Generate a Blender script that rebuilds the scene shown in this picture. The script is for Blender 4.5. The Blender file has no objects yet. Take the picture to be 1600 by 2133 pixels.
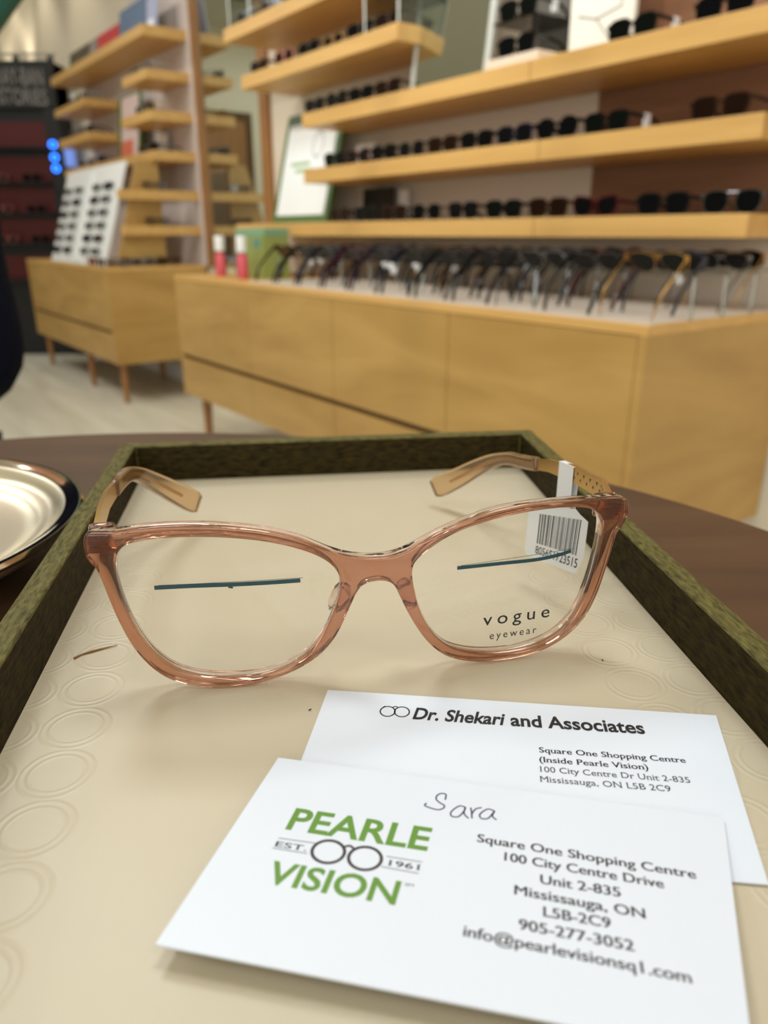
import bpy, bmesh, math, random
from mathutils import Vector, Matrix
random.seed(7)
SC = bpy.context.scene
COL = SC.collection
PI = math.pi

# ------------------------------------------------------------------ camera
cam_d = bpy.data.cameras.new('camera')
cam = bpy.data.objects.new('camera', cam_d)
COL.objects.link(cam)
cam.location = (0, 0, 0.86)
cam.rotation_euler = (PI/2 - math.atan2(580, 1550), 0, 0)
cam_d.sensor_fit = 'VERTICAL'
cam_d.lens = 6.0
cam_d.sensor_height = 6.0*2133/1550
cam_d.clip_start = 0.005
cam_d.clip_end = 60
cam_d.dof.use_dof = True
cam_d.dof.focus_distance = 0.186
cam_d.dof.aperture_fstop = 6.0/1.9
SC.camera = cam

# ------------------------------------------------------------------ world, exposure
w = bpy.data.worlds.new('shop_air')
SC.world = w
w.use_nodes = True
w.node_tree.nodes['Background'].inputs[0].default_value = (1.0, 0.95, 0.86, 1)
w.node_tree.nodes['Background'].inputs[1].default_value = 0.03
vs = SC.view_settings
vs.view_transform = 'Standard'
vs.look = 'None'
vs.gamma = 1.0
vs.use_curve_mapping = False
vs.exposure = 0.22

# ------------------------------------------------------------------ shop frame: s runs along the display wall, w towards it
C0 = Vector((0.479, 1.38, 0))
D1 = Vector((-0.595, 0.804, 0)).normalized()
D2 = Vector((0.804, 0.595, 0)).normalized()
ROT = math.atan2(D2.y, D2.x) - PI/2          # local x -> -D1, local y -> D2
def SW(s, w_, z=0.0):
    return C0 + D1*s + D2*w_ + Vector((0, 0, z))
WALL = 0.55

# ------------------------------------------------------------------ ceiling lights (panels over the sales floor)
def area(name, loc, sx, sy, power, col=(1, 0.96, 0.9), rot=(0, 0, 0)):
    d = bpy.data.lights.new(name, 'AREA')
    d.shape = 'RECTANGLE'
    d.size, d.size_y, d.energy, d.color = sx, sy, power, col
    o = bpy.data.objects.new(name, d)
    o.location = loc
    o.rotation_euler = rot
    COL.objects.link(o)
    return o
LIGHTS = [(-0.9, 1.7, 21), (0.2, 0.75, 13), (-2.6, 2.6, 14), (-1.2, -0.9, 6), (1.0, -1.0, 5), (-3.9, 4.4, 14), (-3.4, 0.4, 10), (-4.9, 5.1, 16)]  # last panel added to brighten the left wall seen in the mirror
for k, (lx, ly, p) in enumerate(LIGHTS):
    area('ceiling_panel_light', (lx, ly, 2.86), 0.6, 0.6, p, (0.92, 0.975, 1.0))
def spot(name, loc, target, power, angle, col, blend=0.8, r=0.05):
    d = bpy.data.lights.new(name, 'SPOT'); d.energy, d.spot_size, d.spot_blend, d.color, d.shadow_soft_size = power, math.radians(angle), blend, col, r
    o = bpy.data.objects.new(name, d); o.location = loc
    o.rotation_euler = (Vector(target)-Vector(loc)).to_track_quat('-Z', 'Y').to_euler(); COL.objects.link(o); return o
for s_, pw_ in ((0.3, 52), (1.5, 48), (2.6, 38), (3.6, 22)):        # track spots aimed at the display wall
    spot('track_spot_light', SW(s_-0.1, -1.5, 2.75), SW(s_, 0.4, 1.15), pw_, 70, (1, 0.94, 0.84))
for s_ in (4.75, 5.6, 6.5):                 # wall washers above the far left displays
    spot('wall_washer_light', SW(s_, 0.28, 2.85), SW(s_, 0.5, 1.4), 13, 75, (1, 0.92, 0.76))
for s_ in (6.15, 6.9):                      # small uplights behind the kiosk
    spot('wall_uplight', SW(s_, 0.36, 1.95), SW(s_, 0.55, 2.65), 9, 80, (1, 0.92, 0.76))

# unseen white fill, added at right behind camera, lifts wall panels and cabinet ends
sf_ = SW(-3.4, -3.6, 1.35); st_ = SW(1.4, 0.4, 1.0)
area('fill_light', sf_, 4.2, 2.2, 95, (0.96, 0.98, 1.0), (Vector(st_)-Vector(sf_)).to_track_quat('-Z', 'Y').to_euler())

# ------------------------------------------------------------------ materials
def lin(c):
    return tuple(((v/255.0)/12.92 if v/255.0 <= 0.04045 else ((v/255.0+0.055)/1.055)**2.4) for v in c) + (1.0,)
def setp(b, **k):
    for n_, v in k.items():
        n_ = {'trans': 'Transmission Weight', 'rough': 'Roughness', 'metal': 'Metallic', 'ior': 'IOR', 'coat': 'Coat Weight',
              'spec': 'Specular IOR Level', 'sss': 'Subsurface Weight'}[n_]
        b.inputs[n_].default_value = v
def mat(name, rgb, rough=0.5, **k):
    m = bpy.data.materials.new(name)
    m.use_nodes = True
    b = m.node_tree.nodes['Principled BSDF']
    b.inputs['Base Color'].default_value = lin(rgb)
    setp(b, rough=rough, **k)
    return m
def nodes(m):
    nt = m.node_tree
    return nt, nt.nodes, nt.links, nt.nodes['Principled BSDF']
def wood(name, c1, c2, scale=(3, 40, 40), rough=0.45, bump=0.0, detail=5, distort=0.6, **k):
    m = mat(name, c1, rough, **k)
    nt, N, L, b = nodes(m)
    tc = N.new('ShaderNodeTexCoord'); mp = N.new('ShaderNodeMapping'); mp.inputs['Scale'].default_value = scale
    nz = N.new('ShaderNodeTexNoise'); nz.inputs['Scale'].default_value = 1.0; nz.inputs['Detail'].default_value = detail
    nz.inputs['Distortion'].default_value = distort
    cr = N.new('ShaderNodeValToRGB')
    cr.color_ramp.elements[0].position, cr.color_ramp.elements[1].position = 0.32, 0.68
    cr.color_ramp.elements[0].color, cr.color_ramp.elements[1].color = lin(c2), lin(c1)
    L.new(tc.outputs['Object'], mp.inputs['Vector']); L.new(mp.outputs[0], nz.inputs['Vector'])
    L.new(nz.outputs[0], cr.inputs[0]); L.new(cr.outputs[0], b.inputs['Base Color'])
    if bump:
        bp = N.new('ShaderNodeBump'); bp.inputs['Strength'].default_value = bump; bp.inputs['Distance'].default_value = 0.001
        L.new(nz.outputs[0], bp.inputs['Height']); L.new(bp.outputs[0], b.inputs['Normal'])
    return m
def clearmat(name, tint=(255, 255, 255), refl=1.0):
    m = bpy.data.materials.new(name); m.use_nodes = True
    nt = m.node_tree; N = nt.nodes; L = nt.links
    N.remove(N['Principled BSDF'])
    tr = N.new('ShaderNodeBsdfTransparent'); tr.inputs[0].default_value = lin(tint)
    gl = N.new('ShaderNodeBsdfGlossy'); gl.inputs['Roughness'].default_value = 0.02
    fr = N.new('ShaderNodeFresnel'); fr.inputs[0].default_value = 1.45
    mu = N.new('ShaderNodeMath'); mu.operation = 'MULTIPLY'; mu.inputs[1].default_value = refl
    mx = N.new('ShaderNodeMixShader')
    L.new(fr.outputs[0], mu.inputs[0]); L.new(mu.outputs[0], mx.inputs[0])
    L.new(tr.outputs[0], mx.inputs[1]); L.new(gl.outputs[0], mx.inputs[2])
    L.new(mx.outputs[0], N['Material Output'].inputs[0])
    return m
def emis(name, rgb, strength):
    m = mat(name, rgb, 0.4)
    b = m.node_tree.nodes['Principled BSDF']
    b.inputs['Emission Color'].default_value = lin(rgb); b.inputs['Emission Strength'].default_value = strength
    return m

M = {}
M['oak'] = wood('oak_veneer', (189, 151, 86), (168, 130, 68), (1.3, 1.3, 6), 0.42, distort=1.6)
M['oak_shelf'] = wood('oak_shelf_veneer', (216, 172, 102), (203, 158, 90), (2, 30, 30), 0.42)
M['oak_dark'] = wood('oak_edge', (176, 134, 76), (160, 120, 66), (4, 4, 20), 0.45)
M['leg'] = wood('stained_leg_wood', (160, 112, 62), (140, 94, 50), (30, 30, 4), 0.45)
M['gap'] = mat('groove_wood', (92, 66, 36), 0.8)
M['wall'] = mat('cream_paint', (226, 214, 190), 0.7)
M['wall_panel'] = mat('pale_beige_panel', (222, 208, 188), 0.6)
M['white_panel'] = mat('off_white_panel', (214, 200, 192), 0.55)
M['brown_panel'] = wood('walnut_panel', (146, 104, 76), (128, 90, 64), (3, 3, 30), 0.5)
M['ceiling'] = mat('ceiling_tile', (214, 211, 200), 0.85)
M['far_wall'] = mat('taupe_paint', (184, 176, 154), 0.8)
M['white'] = mat('white_plastic', (236, 236, 232), 0.4)
M['paper'] = mat('white_paper', (240, 240, 236), 0.6)
M['dark'] = mat('black_board', (28, 26, 26), 0.5)
M['black'] = mat('black_acetate', (14, 14, 16), 0.15)
M['tort'] = wood('tortoise_acetate', (60, 36, 22), (26, 15, 10), (60, 60, 60), 0.15)
M['maroon'] = mat('maroon_acetate', (66, 14, 22), 0.18)
M['navy'] = mat('navy_acetate', (20, 24, 44), 0.18)
M['gold'] = mat('gold_metal', (200, 156, 84), 0.28, metal=1.0)
M['steel'] = mat('gunmetal', (150, 152, 158), 0.25, metal=1.0)
M['pink_ac'] = mat('rose_acetate', (176, 110, 104), 0.2)
M['crystal'] = mat('grey_crystal_acetate', (150, 146, 142), 0.15)
M['lens_black'] = mat('black_tinted_lens', (10, 11, 13), 0.08, spec=0.1)
M['lens_green'] = mat('green_tinted_lens', (11, 15, 12), 0.08, spec=0.1)
M['lens_brown'] = mat('brown_tinted_lens', (28, 16, 10), 0.08, spec=0.1)
M['lens_clear'] = clearmat('clear_demo_lens', (238, 242, 240), 1.0)
M['lens_clear_main'] = clearmat('clear_main_lens', (254, 254, 253), 0.7)
M['acrylic'] = clearmat('clear_acrylic', (236, 240, 238), 1.4)
M['mirror'] = mat('mirror_glass', (214, 220, 208), 0.015, metal=1.0)
M['tag'] = mat('white_tag', (238, 240, 242), 0.5)
M['ink'] = mat('black_ink', (26, 25, 28), 0.5)

# ------------------------------------------------------------------ mesh helpers
class MB:
    def __init__(s): s.v, s.f, s.m = [], [], []
    def add(s, vs_, fs, mi=0):
        o = len(s.v); s.v += [tuple(v) for v in vs_]; s.f += [tuple(i+o for i in f) for f in fs]; s.m += [mi]*len(fs); return s
    def box(s, lo, hi, mi=0):
        x0, y0, z0 = lo; x1, y1, z1 = hi
        return s.add([(x0,y0,z0),(x1,y0,z0),(x1,y1,z0),(x0,y1,z0),(x0,y0,z1),(x1,y0,z1),(x1,y1,z1),(x0,y1,z1)],
                     [(0,3,2,1),(4,5,6,7),(0,1,5,4),(1,2,6,5),(2,3,7,6),(3,0,4,7)], mi)
    def tube(s, pts, r, n=10, mi=0, cap=True, flat=None):
        pts = [Vector(p) for p in pts]
        rs = r if isinstance(r, (list, tuple)) else [r]*len(pts)
        rings = []; up = None
        for i, p in enumerate(pts):
            t = (pts[min(i+1, len(pts)-1)] - pts[max(i-1, 0)]).normalized()
            if up is None:
                up = Vector((0, 0, 1)) if abs(t.z) < 0.9 else Vector((1, 0, 0))
            a = t.cross(up).normalized(); b_ = a.cross(t).normalized(); up = b_
            fx, fy = flat if flat else (1, 1)
            rings.append([p + a*(math.cos(2*PI*k/n)*rs[i]*fx) + b_*(math.sin(2*PI*k/n)*rs[i]*fy) for k in range(n)])
        vs_ = [v for R_ in rings for v in R_]; fs = []
        for i in range(len(pts)-1):
            for k in range(n):
                fs.append((i*n+k, i*n+(k+1) % n, (i+1)*n+(k+1) % n, (i+1)*n+k))
        if cap:
            fs.append(tuple(range(n-1, -1, -1))); fs.append(tuple((len(pts)-1)*n+k for k in range(n)))
        return s.add(vs_, fs, mi)
    def bar(s, pts, half_w, half_h, mi=0, side=None):
        # rectangular strip swept along pts (half_h along z-ish, half_w sideways); each may be a list
        pts = [Vector(p) for p in pts]; n = len(pts); vs_ = []; fs = []
        for i, p in enumerate(pts):
            t = (pts[min(i+1, n-1)] - pts[max(i-1, 0)]).normalized()
            a = t.cross(Vector((0, 0, 1))).normalized(); b_ = a.cross(t).normalized()
            hw = half_w[i] if isinstance(half_w, (list, tuple)) else half_w
            hh = half_h[i] if isinstance(half_h, (list, tuple)) else half_h
            vs_ += [p-a*hw-b_*hh, p+a*hw-b_*hh, p+a*hw+b_*hh, p-a*hw+b_*hh]
        for i in range(n-1):
            for k in range(4):
                fs.append((i*4+k, i*4+(k+1) % 4, i*4+4+(k+1) % 4, i*4+4+k))
        fs += [(3, 2, 1, 0), tuple((n-1)*4+k for k in range(4))]
        return s.add(vs_, fs, mi)
    def lathe(s, prof, n=48, mi=0, c=(0, 0)):
        m_ = len(prof)
        vs_ = [(c[0]+r*math.cos(2*PI*k/n), c[1]+r*math.sin(2*PI*k/n), z) for r, z in prof for k in range(n)]
        fs = [(i*n+k, i*n+(k+1) % n, (i+1)*n+(k+1) % n, (i+1)*n+k) for i in range(m_-1) for k in range(n)]
        fs += [tuple(range(n-1, -1, -1)), tuple((m_-1)*n+k for k in range(n))]
        return s.add(vs_, fs, mi)
    def weld(s):
        key = {}; mp = []
        nv = []
        for v in s.v:
            k = tuple(round(c, 7) for c in v)
            if k not in key: key[k] = len(nv); nv.append(v)
            mp.append(key[k])
        s.v = nv; s.f = [tuple(mp[i] for i in f) for f in s.f]; return s
    def mesh(s, name, mats, smooth=None, bevel=0, tr=None):
        me = bpy.data.meshes.new(name)
        me.from_pydata([tuple(v) for v in s.v], [], s.f)
        for m_ in (mats if isinstance(mats, (list, tuple)) else [mats]): me.materials.append(m_)
        me.polygons.foreach_set('material_index', s.m)
        bm = bmesh.new(); bm.from_mesh(me)
        if bevel:
            bmesh.ops.bevel(bm, geom=[e for e in bm.edges if len(e.link_faces) == 2 and e.calc_face_angle(0) > 0.5],
                            offset=bevel, segments=2, affect='EDGES', profile=0.5, clamp_overlap=True)
        bmesh.ops.recalc_face_normals(bm, faces=bm.faces)
        if tr: bmesh.ops.transform(bm, matrix=tr, verts=bm.verts)
        bm.to_mesh(me); bm.free()
        if smooth:
            me.polygons.foreach_set('use_smooth', [True]*len(me.polygons))
            me.set_sharp_from_angle(angle=smooth)
        return me
    def obj(s, name, mats, parent=None, smooth=None, bevel=0):
        return link(name, s.mesh(name, mats, smooth, bevel), parent)
def link(name, me, parent=None, loc=None, rz=None):
    o = bpy.data.objects.new(name, me); COL.objects.link(o)
    if parent: o.parent = parent
    if loc is not None: o.location = loc
    if rz is not None: o.rotation_euler = (0, 0, rz)
    return o
def tag(o, label, cat, group=None, kind=None):
    if label: o['label'] = label
    if cat: o['category'] = cat
    if group: o['group'] = group
    if kind: o['kind'] = kind
    return o
def thing(name, label, cat, loc=(0, 0, 0), rz=0, group=None):
    return tag(link(name, None, None, loc, rz), label, cat, group)
def struct(name, o):
    o['kind'] = 'structure'; return o
def copy_tree(o, parent=None):
    c = o.copy(); COL.objects.link(c)
    if parent: c.parent = parent
    for ch in o.children: copy_tree(ch, c)
    return c
def swbox(mb, s0, s1, w0, w1, z0, z1, mi=0):
    # box in the shop frame, local to an object placed at C0 with rotation ROT (x = -s, y = w)
    return mb.box((-s1, w0, z0), (-s0, w1, z1), mi)
def shop(o):
    o.location = C0; o.rotation_euler = (0, 0, ROT); return o
def text_mesh(body, bold=0.0, shear=0.0, spacing=1.0):
    cu = bpy.data.curves.new('lettering', 'FONT')
    cu.body = body; cu.offset = bold; cu.shear = shear; cu.space_character = spacing; cu.resolution_u = 4
    ob = bpy.data.objects.new('lettering', cu); COL.objects.link(ob)
    dg = bpy.context.evaluated_depsgraph_get()
    me = bpy.data.meshes.new_from_object(ob.evaluated_get(dg))
    bpy.data.objects.remove(ob); bpy.data.curves.remove(cu)
    return me
CAP = max(v.co.y for v in text_mesh('H').vertices)
XH = max(v.co.y for v in text_mesh('x').vertices)
def lettering(name, body, x0, x1, y, height, m, parent, z=0.0, bold=0.0, shear=0.0, spacing=1.0, upright=False, ref=None, slope=0.0, fat=0.0, serif=False):
    me = text_mesh(body, bold, shear, spacing)
    if serif:                                # slab feet and heads on the upright strokes
        bm = bmesh.new(); bm.from_mesh(me); sl = []
        for e in bm.edges:
            p, q_ = e.verts[0].co, e.verts[1].co
            if len(e.link_faces) == 1 and abs(p.y-q_.y) < 0.004 and 0.035 < abs(p.x-q_.x) < 0.15:
                up_ = sum(v.co.y for v in e.link_faces[0].verts)/len(e.link_faces[0].verts) < p.y
                sl.append((min(p.x, q_.x)-0.05, max(p.x, q_.x)+0.05, p.y-(0.035 if up_ else 0), p.y+(0 if up_ else 0.035)))
        for x_0, x_1, y_0, y_1 in sl: bm.faces.new([bm.verts.new(c) for c in ((x_0, y_0, 0), (x_1, y_0, 0), (x_1, y_1, 0), (x_0, y_1, 0))])
        bm.to_mesh(me); bm.free()
    xs = [v.co.x for v in me.vertices]
    a, b_ = min(xs), max(xs)
    sx = (x1-x0)/(b_-a); sy = height/(ref or CAP)
    for v in me.vertices:
        x, yy = x0+(v.co.x-a)*sx, y+v.co.y*sy
        yy += (x-x0)*slope
        v.co = (x, z, yy) if upright else (x, yy, z)
    if fat:                                  # heavier strokes: the same outlines repeated a hair apart
        bm = bmesh.new(); bm.from_mesh(me); src = bm.faces[:]
        for k_ in (-1, 1):
            g = bmesh.ops.duplicate(bm, geom=bm.verts[:len(me.vertices)]+bm.edges[:len(me.edges)]+src)
            for v in [q for q in g['geom'] if isinstance(q, bmesh.types.BMVert)]: v.co.x += k_*fat
        bm.to_mesh(me); bm.free()
    me.materials.clear(); me.materials.append(m)
    return link(name, me, parent)
def ordinal(n):
    return ['', 'first', 'second', 'third', 'fourth', 'fifth', 'sixth', 'seventh', 'eighth', 'ninth', 'tenth', 'eleventh', 'twelfth',
            'thirteenth', 'fourteenth', 'fifteenth', 'sixteenth'][n]

# ------------------------------------------------------------------ room shell
S0, S1, W0 = -4.5, 7.5, -6.5
mfl = wood('pale_vinyl_plank', (222, 215, 194), (202, 193, 170), (1.2, 12, 1), 0.4)
fl = struct('floor', shop(swbox(MB(), S0, S1, W0, WALL+0.1, -0.05, 0).obj('floor', mfl)))
struct('ceiling', shop(swbox(MB(), S0, S1, W0, WALL+0.1, 2.9, 2.95).obj('ceiling', M['ceiling'])))
struct('wall_back', shop(swbox(MB(), S0, S1, WALL, WALL+0.1, 0, 2.9).obj('wall_back', M['wall'])))
struct('wall_left', shop(swbox(MB(), S1, S1+0.1, W0, WALL+0.1, 0, 2.9).obj('wall_left', M['wall'])))
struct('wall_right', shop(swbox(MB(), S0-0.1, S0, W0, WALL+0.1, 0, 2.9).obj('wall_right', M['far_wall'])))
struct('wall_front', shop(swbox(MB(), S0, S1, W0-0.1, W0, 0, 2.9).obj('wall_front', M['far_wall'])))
struct('baseboard_back', shop(swbox(MB(), S0, S1, WALL-0.012, WALL, 0, 0.09).obj('baseboard_back', M['white'])))
# panels fixed to the display wall
def panel(name, s0, s1, z0, z1, m, th=0.012):
    return struct(name, shop(swbox(MB(), s0, s1, WALL-th, WALL, z0, z1).obj(name, m)))
panel('trim_1', 0.595, 2.345, 0.70, 2.5, M['wall_panel'])
panel('trim_2', -1.6, 0.595, 0.86, 2.5, M['brown_panel'], 0.014)
panel('trim_3', -1.6, 0.595, 0.70, 0.86, M['wall_panel'])
panel('trim_4', 2.345, 2.42, 0.70, 2.5, M['leg'], 0.03)
panel('trim_5', 3.045, 3.085, 0.70, 2.5, M['leg'], 0.03)
panel('trim_6', 3.085, 3.9, 0.70, 2.5, M['white_panel'], 0.02)
panel('trim_7', 3.9, 4.85, 0.70, 1.95, M['white_panel'], 0.02)
wm = thing('wall_mirror', 'tall wall mirror between the two shelf units, framed by brown posts', 'mirror')
shop(wm)
swbox(MB(), 2.42, 3.045, WALL-0.012, WALL, 0.70, 2.5).obj('mirror_glass', M['mirror'], wm)
# brown door on the far left wall, seen in the wall mirror
dr = link('door_1', None); struct('door_1', dr); shop(dr)
swbox(MB(), S1-0.03, S1, -1.95, -1.05, 0, 2.02).obj('door_leaf', M['leg'], dr)
mb = MB(); swbox(mb, S1-0.04, S1, -2.03, -1.95, 0, 2.10); swbox(mb, S1-0.04, S1, -1.05, -0.97, 0, 2.10); swbox(mb, S1-0.04, S1, -1.95, -1.05, 2.02, 2.10)
mb.obj('door_frame', M['gap'], dr)

# ------------------------------------------------------------------ cabinets
def cabinet(label, s0, s1, depth, doors, legs):
    r = thing('display_cabinet', label, 'cabinet', SW(s0, 0), ROT)
    L_ = s1-s0
    B = lambda x0, x1, y0, y1, z0, z1: MB().box((-x1, y0, z0), (-x0, y1, z1))
    B(0.018, L_-0.018, 0.02, depth-0.002, 0.222, 0.682).obj('body', M['oak'], r)
    B(0, L_, 0, depth, 0.684, 0.702).obj('top_board', M['oak_shelf'], r, bevel=0.001)
    for x0 in (0, L_-0.018):
        B(x0, x0+0.018, 0.0, depth, 0.216, 0.684).obj('end_panel', M['oak'], r, bevel=0.001)
    B(0.018, L_-0.018, 0.02, depth, 0.216, 0.222).obj('bottom_board', M['oak_dark'], r)
    d = [0.018]+doors+[L_-0.018]
    for a, b_ in zip(d[:-1], d[1:]):
        B(a+0.0015, b_-0.0015, 0.0, 0.019, 0.388, 0.682).obj('door', M['oak'], r, bevel=0.0008)
        B(a+0.0015, b_-0.0015, 0.0, 0.019, 0.218, 0.370).obj('drawer', M['oak'], r, bevel=0.0008)
    B(0.018, L_-0.018, 0.014, 0.0195, 0.370, 0.388).obj('finger_groove', M['gap'], r)
    for x in legs:
        for y in (0.05, depth-0.06):
            mb_ = MB(); mb_.tube([(-x, y, 0), (-x, y, 0.216)], [0.014, 0.021], 14)
            mb_.obj('leg', M['leg'], r, smooth=0.6)
    return r
cabinet('long oak cabinet under the sunglasses shelves, three quarters of it in view', 0, 2.25, 0.535, [0.547, 1.061, 1.61], [0.1, 1.06, 2.14])
cabinet('shorter oak cabinet on tapered legs at the far left', 3.14, 4.84, 0.535, [0.58, 1.13], [0.07, 0.66, 1.62])

# ------------------------------------------------------------------ shelves
def shelf(label, s0, s1, z0, z1, w0, group):
    o = swbox(MB(), s0, s1, w0, WALL-0.021, z0, z1).obj('wall_shelf', M['oak_shelf'], None, bevel=0.0012)
    shop(o); tag(o, label, 'shelf', group); return o
G1, G2 = 'oak shelves on the right wall', 'oak shelves of the left unit'
shelf('right board of the lowest wall shelf, above the counter of sunglasses', -0.0, 0.554, 0.852, 0.897, 0.28, G1)
shelf('left board of the lowest wall shelf, holding the green framed sign', 0.557, 2.22, 0.852, 0.897, 0.28, G1)
shelf('right board of the middle wall shelf, under the tortoise sunglasses', -0.0, 0.554, 1.026, 1.071, 0.28, G1)
shelf('left board of the middle wall shelf, a long row of dark sunglasses on it', 0.557, 1.66, 1.026, 1.071, 0.28, G1)
shelf('right board of the shelf carrying the bright poster', -0.03, 0.598, 1.201, 1.246, 0.28, G1)
shelf('left board of the shelf carrying the leaning mirror', 0.601, 1.66, 1.201, 1.246, 0.28, G1)
shelf('short shelf above, its end beside the leaning mirror', 1.12, 2.10, 1.375, 1.42, 0.28, G1)
shelf('topmost right-hand shelf, cut off by the top of the picture', 1.12, 2.225, 1.55, 1.595, 0.28, G1)
shelf('long top shelf of the left unit, carrying the coloured posters', 3.15, 4.82, 1.745, 1.79, 0.31, G2)
shelf('long shelf over the white rack in the left unit', 3.15, 4.78, 1.205, 1.25, 0.31, G2)
shelf('second shelf from the top, right side of the left unit', 3.15, 3.50, 1.565, 1.607, 0.31, G2)
shelf('third shelf from the top, right side of the left unit', 3.15, 3.58, 1.385, 1.43, 0.31, G2)
shelf('small shelf below the top shelf, beside the dark kiosk sign', 4.18, 4.83, 1.565, 1.607, 0.31, G2)
shelf('small lower shelf beside the dark kiosk, above the blue lights', 4.18, 4.83, 1.385, 1.43, 0.31, G2)
shelf('upper of the two low shelves beside the white rack', 3.15, 3.20, 1.02, 1.065, 0.117, G2)
shelf('lowest shelf of the left unit, just above its counter', 3.15, 3.20, 0.852, 0.897, 0.117, G2)
pr_ = [(0.078, 0.7025), (0.235, 1.2045), (0.345, 1.2045), (0.345, 0.7025)]
o = shop(MB().add([(-3.223, a, b_) for a, b_ in pr_]+[(-3.203, a, b_) for a, b_ in pr_], [(0, 1, 2, 3), (7, 6, 5, 4), (0, 4, 5, 1), (1, 5, 6, 2), (2, 6, 7, 3), (3, 7, 4, 0)]).obj('divider_panel', M['oak'], None, bevel=0.001))
tag(o, 'upright oak divider panel between the white rack and the low shelves', 'panel')

# ------------------------------------------------------------------ eyewear prototypes
def super_ring(cx_, cz, a, b_, e, n=22, tilt=0.0, cat=0.0):
    out = []
    for k in range(n):
        t = 2*PI*k/n; c, s_ = math.cos(t), math.sin(t)
        x = a*abs(c)**(2/e)*(1 if c >= 0 else -1); z = b_*abs(s_)**(2/e)*(1 if s_ >= 0 else -1)
        x *= 1.0 + 0.10*z/b_*tilt
        z += cat*max(0.0, x/a*(1 if cx_ >= 0 else -1))*b_*(0.5+0.5*z/b_)
        out.append((cx_+x, cz+z))
    return out
EY = {}
def eyewear(key, name, lw, lh, ex, rim, bridge, mf, ml, mt, tilt=1.0, cat=0.0, wire=False, fold=False, tagged=False):
    root = thing(name, None, name.replace('_', ' '))
    cxl = lw/2+bridge/2; cz = lh/2+rim
    W2 = cxl+lw/2+rim+0.003; hz = cz+lh*0.28
    th = 0.0015 if wire else 0.0035
    mb_ = MB(); n = 22
    for sg in (-1, 1):
        inn = super_ring(sg*cxl, cz, lw/2, lh/2, ex, n, tilt, cat); out = super_ring(sg*cxl, cz, lw/2+rim, lh/2+rim, ex, n, tilt, cat)
        vs_ = []; fs = []
        for y in (0, th):
            vs_ += [(x, y, z) for x, z in inn]+[(x, y, z) for x, z in out]
        for k in range(n):
            j = (k+1) % n
            fs += [(k, j, n+j, n+k), (2*n+k, 3*n+k, 3*n+j, 2*n+j), (n+k, n+j, 3*n+j, 3*n+k), (k, 2*n+k, 2*n+j, j)]
        mb_.add(vs_, fs)
        x1 = sg*(cxl+lw/2+rim*0.4); x2 = sg*(W2+0.002)
        mb_.box((min(x1, x2), 0.0002, hz-0.0045), (max(x1, x2), 0.007, hz+0.0045))
    bh = 0.0012 if wire else 0.0035
    x = bridge/2-rim*0.2
    mb_.bar([(-x-0.002, th/2, cz+lh*0.16), (-x*0.5, th/2, cz+lh*0.24), (x*0.5, th/2, cz+lh*0.24), (x+0.002, th/2, cz+lh*0.16)], th*0.5, bh)
    if wire:
        mb_.tube([(-x-0.004, th/2, cz+lh*0.42), (x+0.004, th/2, cz+lh*0.42)], 0.0011, 6)
    mb_.obj('frame', mf, root, smooth=0.7)
    for sg in (-1, 1):
        p = super_ring(sg*cxl, cz, lw/2+0.0004, lh/2+0.0004, ex, n, tilt, cat)
        vs_ = [(a, 0.0006 + 0.0006*th/0.0035, z) for a, z in p]+[(a, 0.0018, z) for a, z in p]
        fs = [tuple(range(n)), tuple(range(2*n-1, n-1, -1))]+[(k, n+k, n+(k+1) % n, (k+1) % n) for k in range(n)]
        MB().add(vs_, fs).obj('lens', ml, root)
    tw, tz = (0.0008, 0.0015) if wire else (0.0014, 0.0042)
    for sg in (-1, 1):
        if fold:
            y = 0.0095 if sg < 0 else 0.0135
            pts = [(sg*W2, 0.006, hz), (sg*(W2-0.004), y, hz), (sg*(W2-0.09), y, hz-0.002), (sg*(W2-0.118), y, hz-0.014)]
        else:
            pts = [(sg*W2, 0.005, hz), (sg*(W2+0.001), 0.045, hz-0.002), (sg*(W2-0.001), 0.088, hz-0.006), (sg*(W2-0.004), 0.106, hz*0.60), (sg*(W2-0.008), 0.132, 0.0045)]
        tm = MB(); tm.bar(pts, tw, [tz, tz*0.9, tz*0.8, tz, tz*0.9][:len(pts)])
        tm.obj('temple', mt, root, smooth=0.5)
    if tagged:
        MB().box((W2-0.004, 0.052, hz-0.022), (W2+0.0035, 0.068, hz+0.004)).obj('price_tag', M['tag'], root)
    EY[key] = root
    root.hide_render = False
    root['proto'] = 1
    return root
SUN = 'sunglasses'; EG = 'eyeglasses'
# key: (words used in the label)
WORDS = {}
def proto(key, words, *a, **k):
    WORDS[key] = words; eyewear(key, *a, **k)
proto('bw', 'black square sunglasses', SUN, .050, .040, 3.0, .0035, .017, M['black'], M['lens_black'], M['black'])
proto('bwt', 'white-tagged black square sunglasses', SUN, .050, .040, 3.0, .0035, .017, M['black'], M['lens_green'], M['black'], tagged=True)
proto('tt', 'tortoise square sunglasses', SUN, .051, .040, 3.2, .0035, .017, M['tort'], M['lens_brown'], M['tort'])
proto('ttt', 'white-tagged tortoise sunglasses', SUN, .051, .040, 3.2, .0035, .017, M['tort'], M['lens_brown'], M['tort'], tagged=True)
proto('rd', 'black rounded sunglasses', SUN, .050, .045, 2.1, .003, .019, M['black'], M['lens_black'], M['black'])
proto('ct', 'maroon cat-eye sunglasses', SUN, .052, .038, 2.5, .0035, .017, M['maroon'], M['lens_black'], M['maroon'], cat=0.35)
proto('av', 'gold wire aviator sunglasses', SUN, .055, .047, 2.3, .0013, .015, M['gold'], M['lens_green'], M['gold'], tilt=1.8, wire=True)
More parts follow.
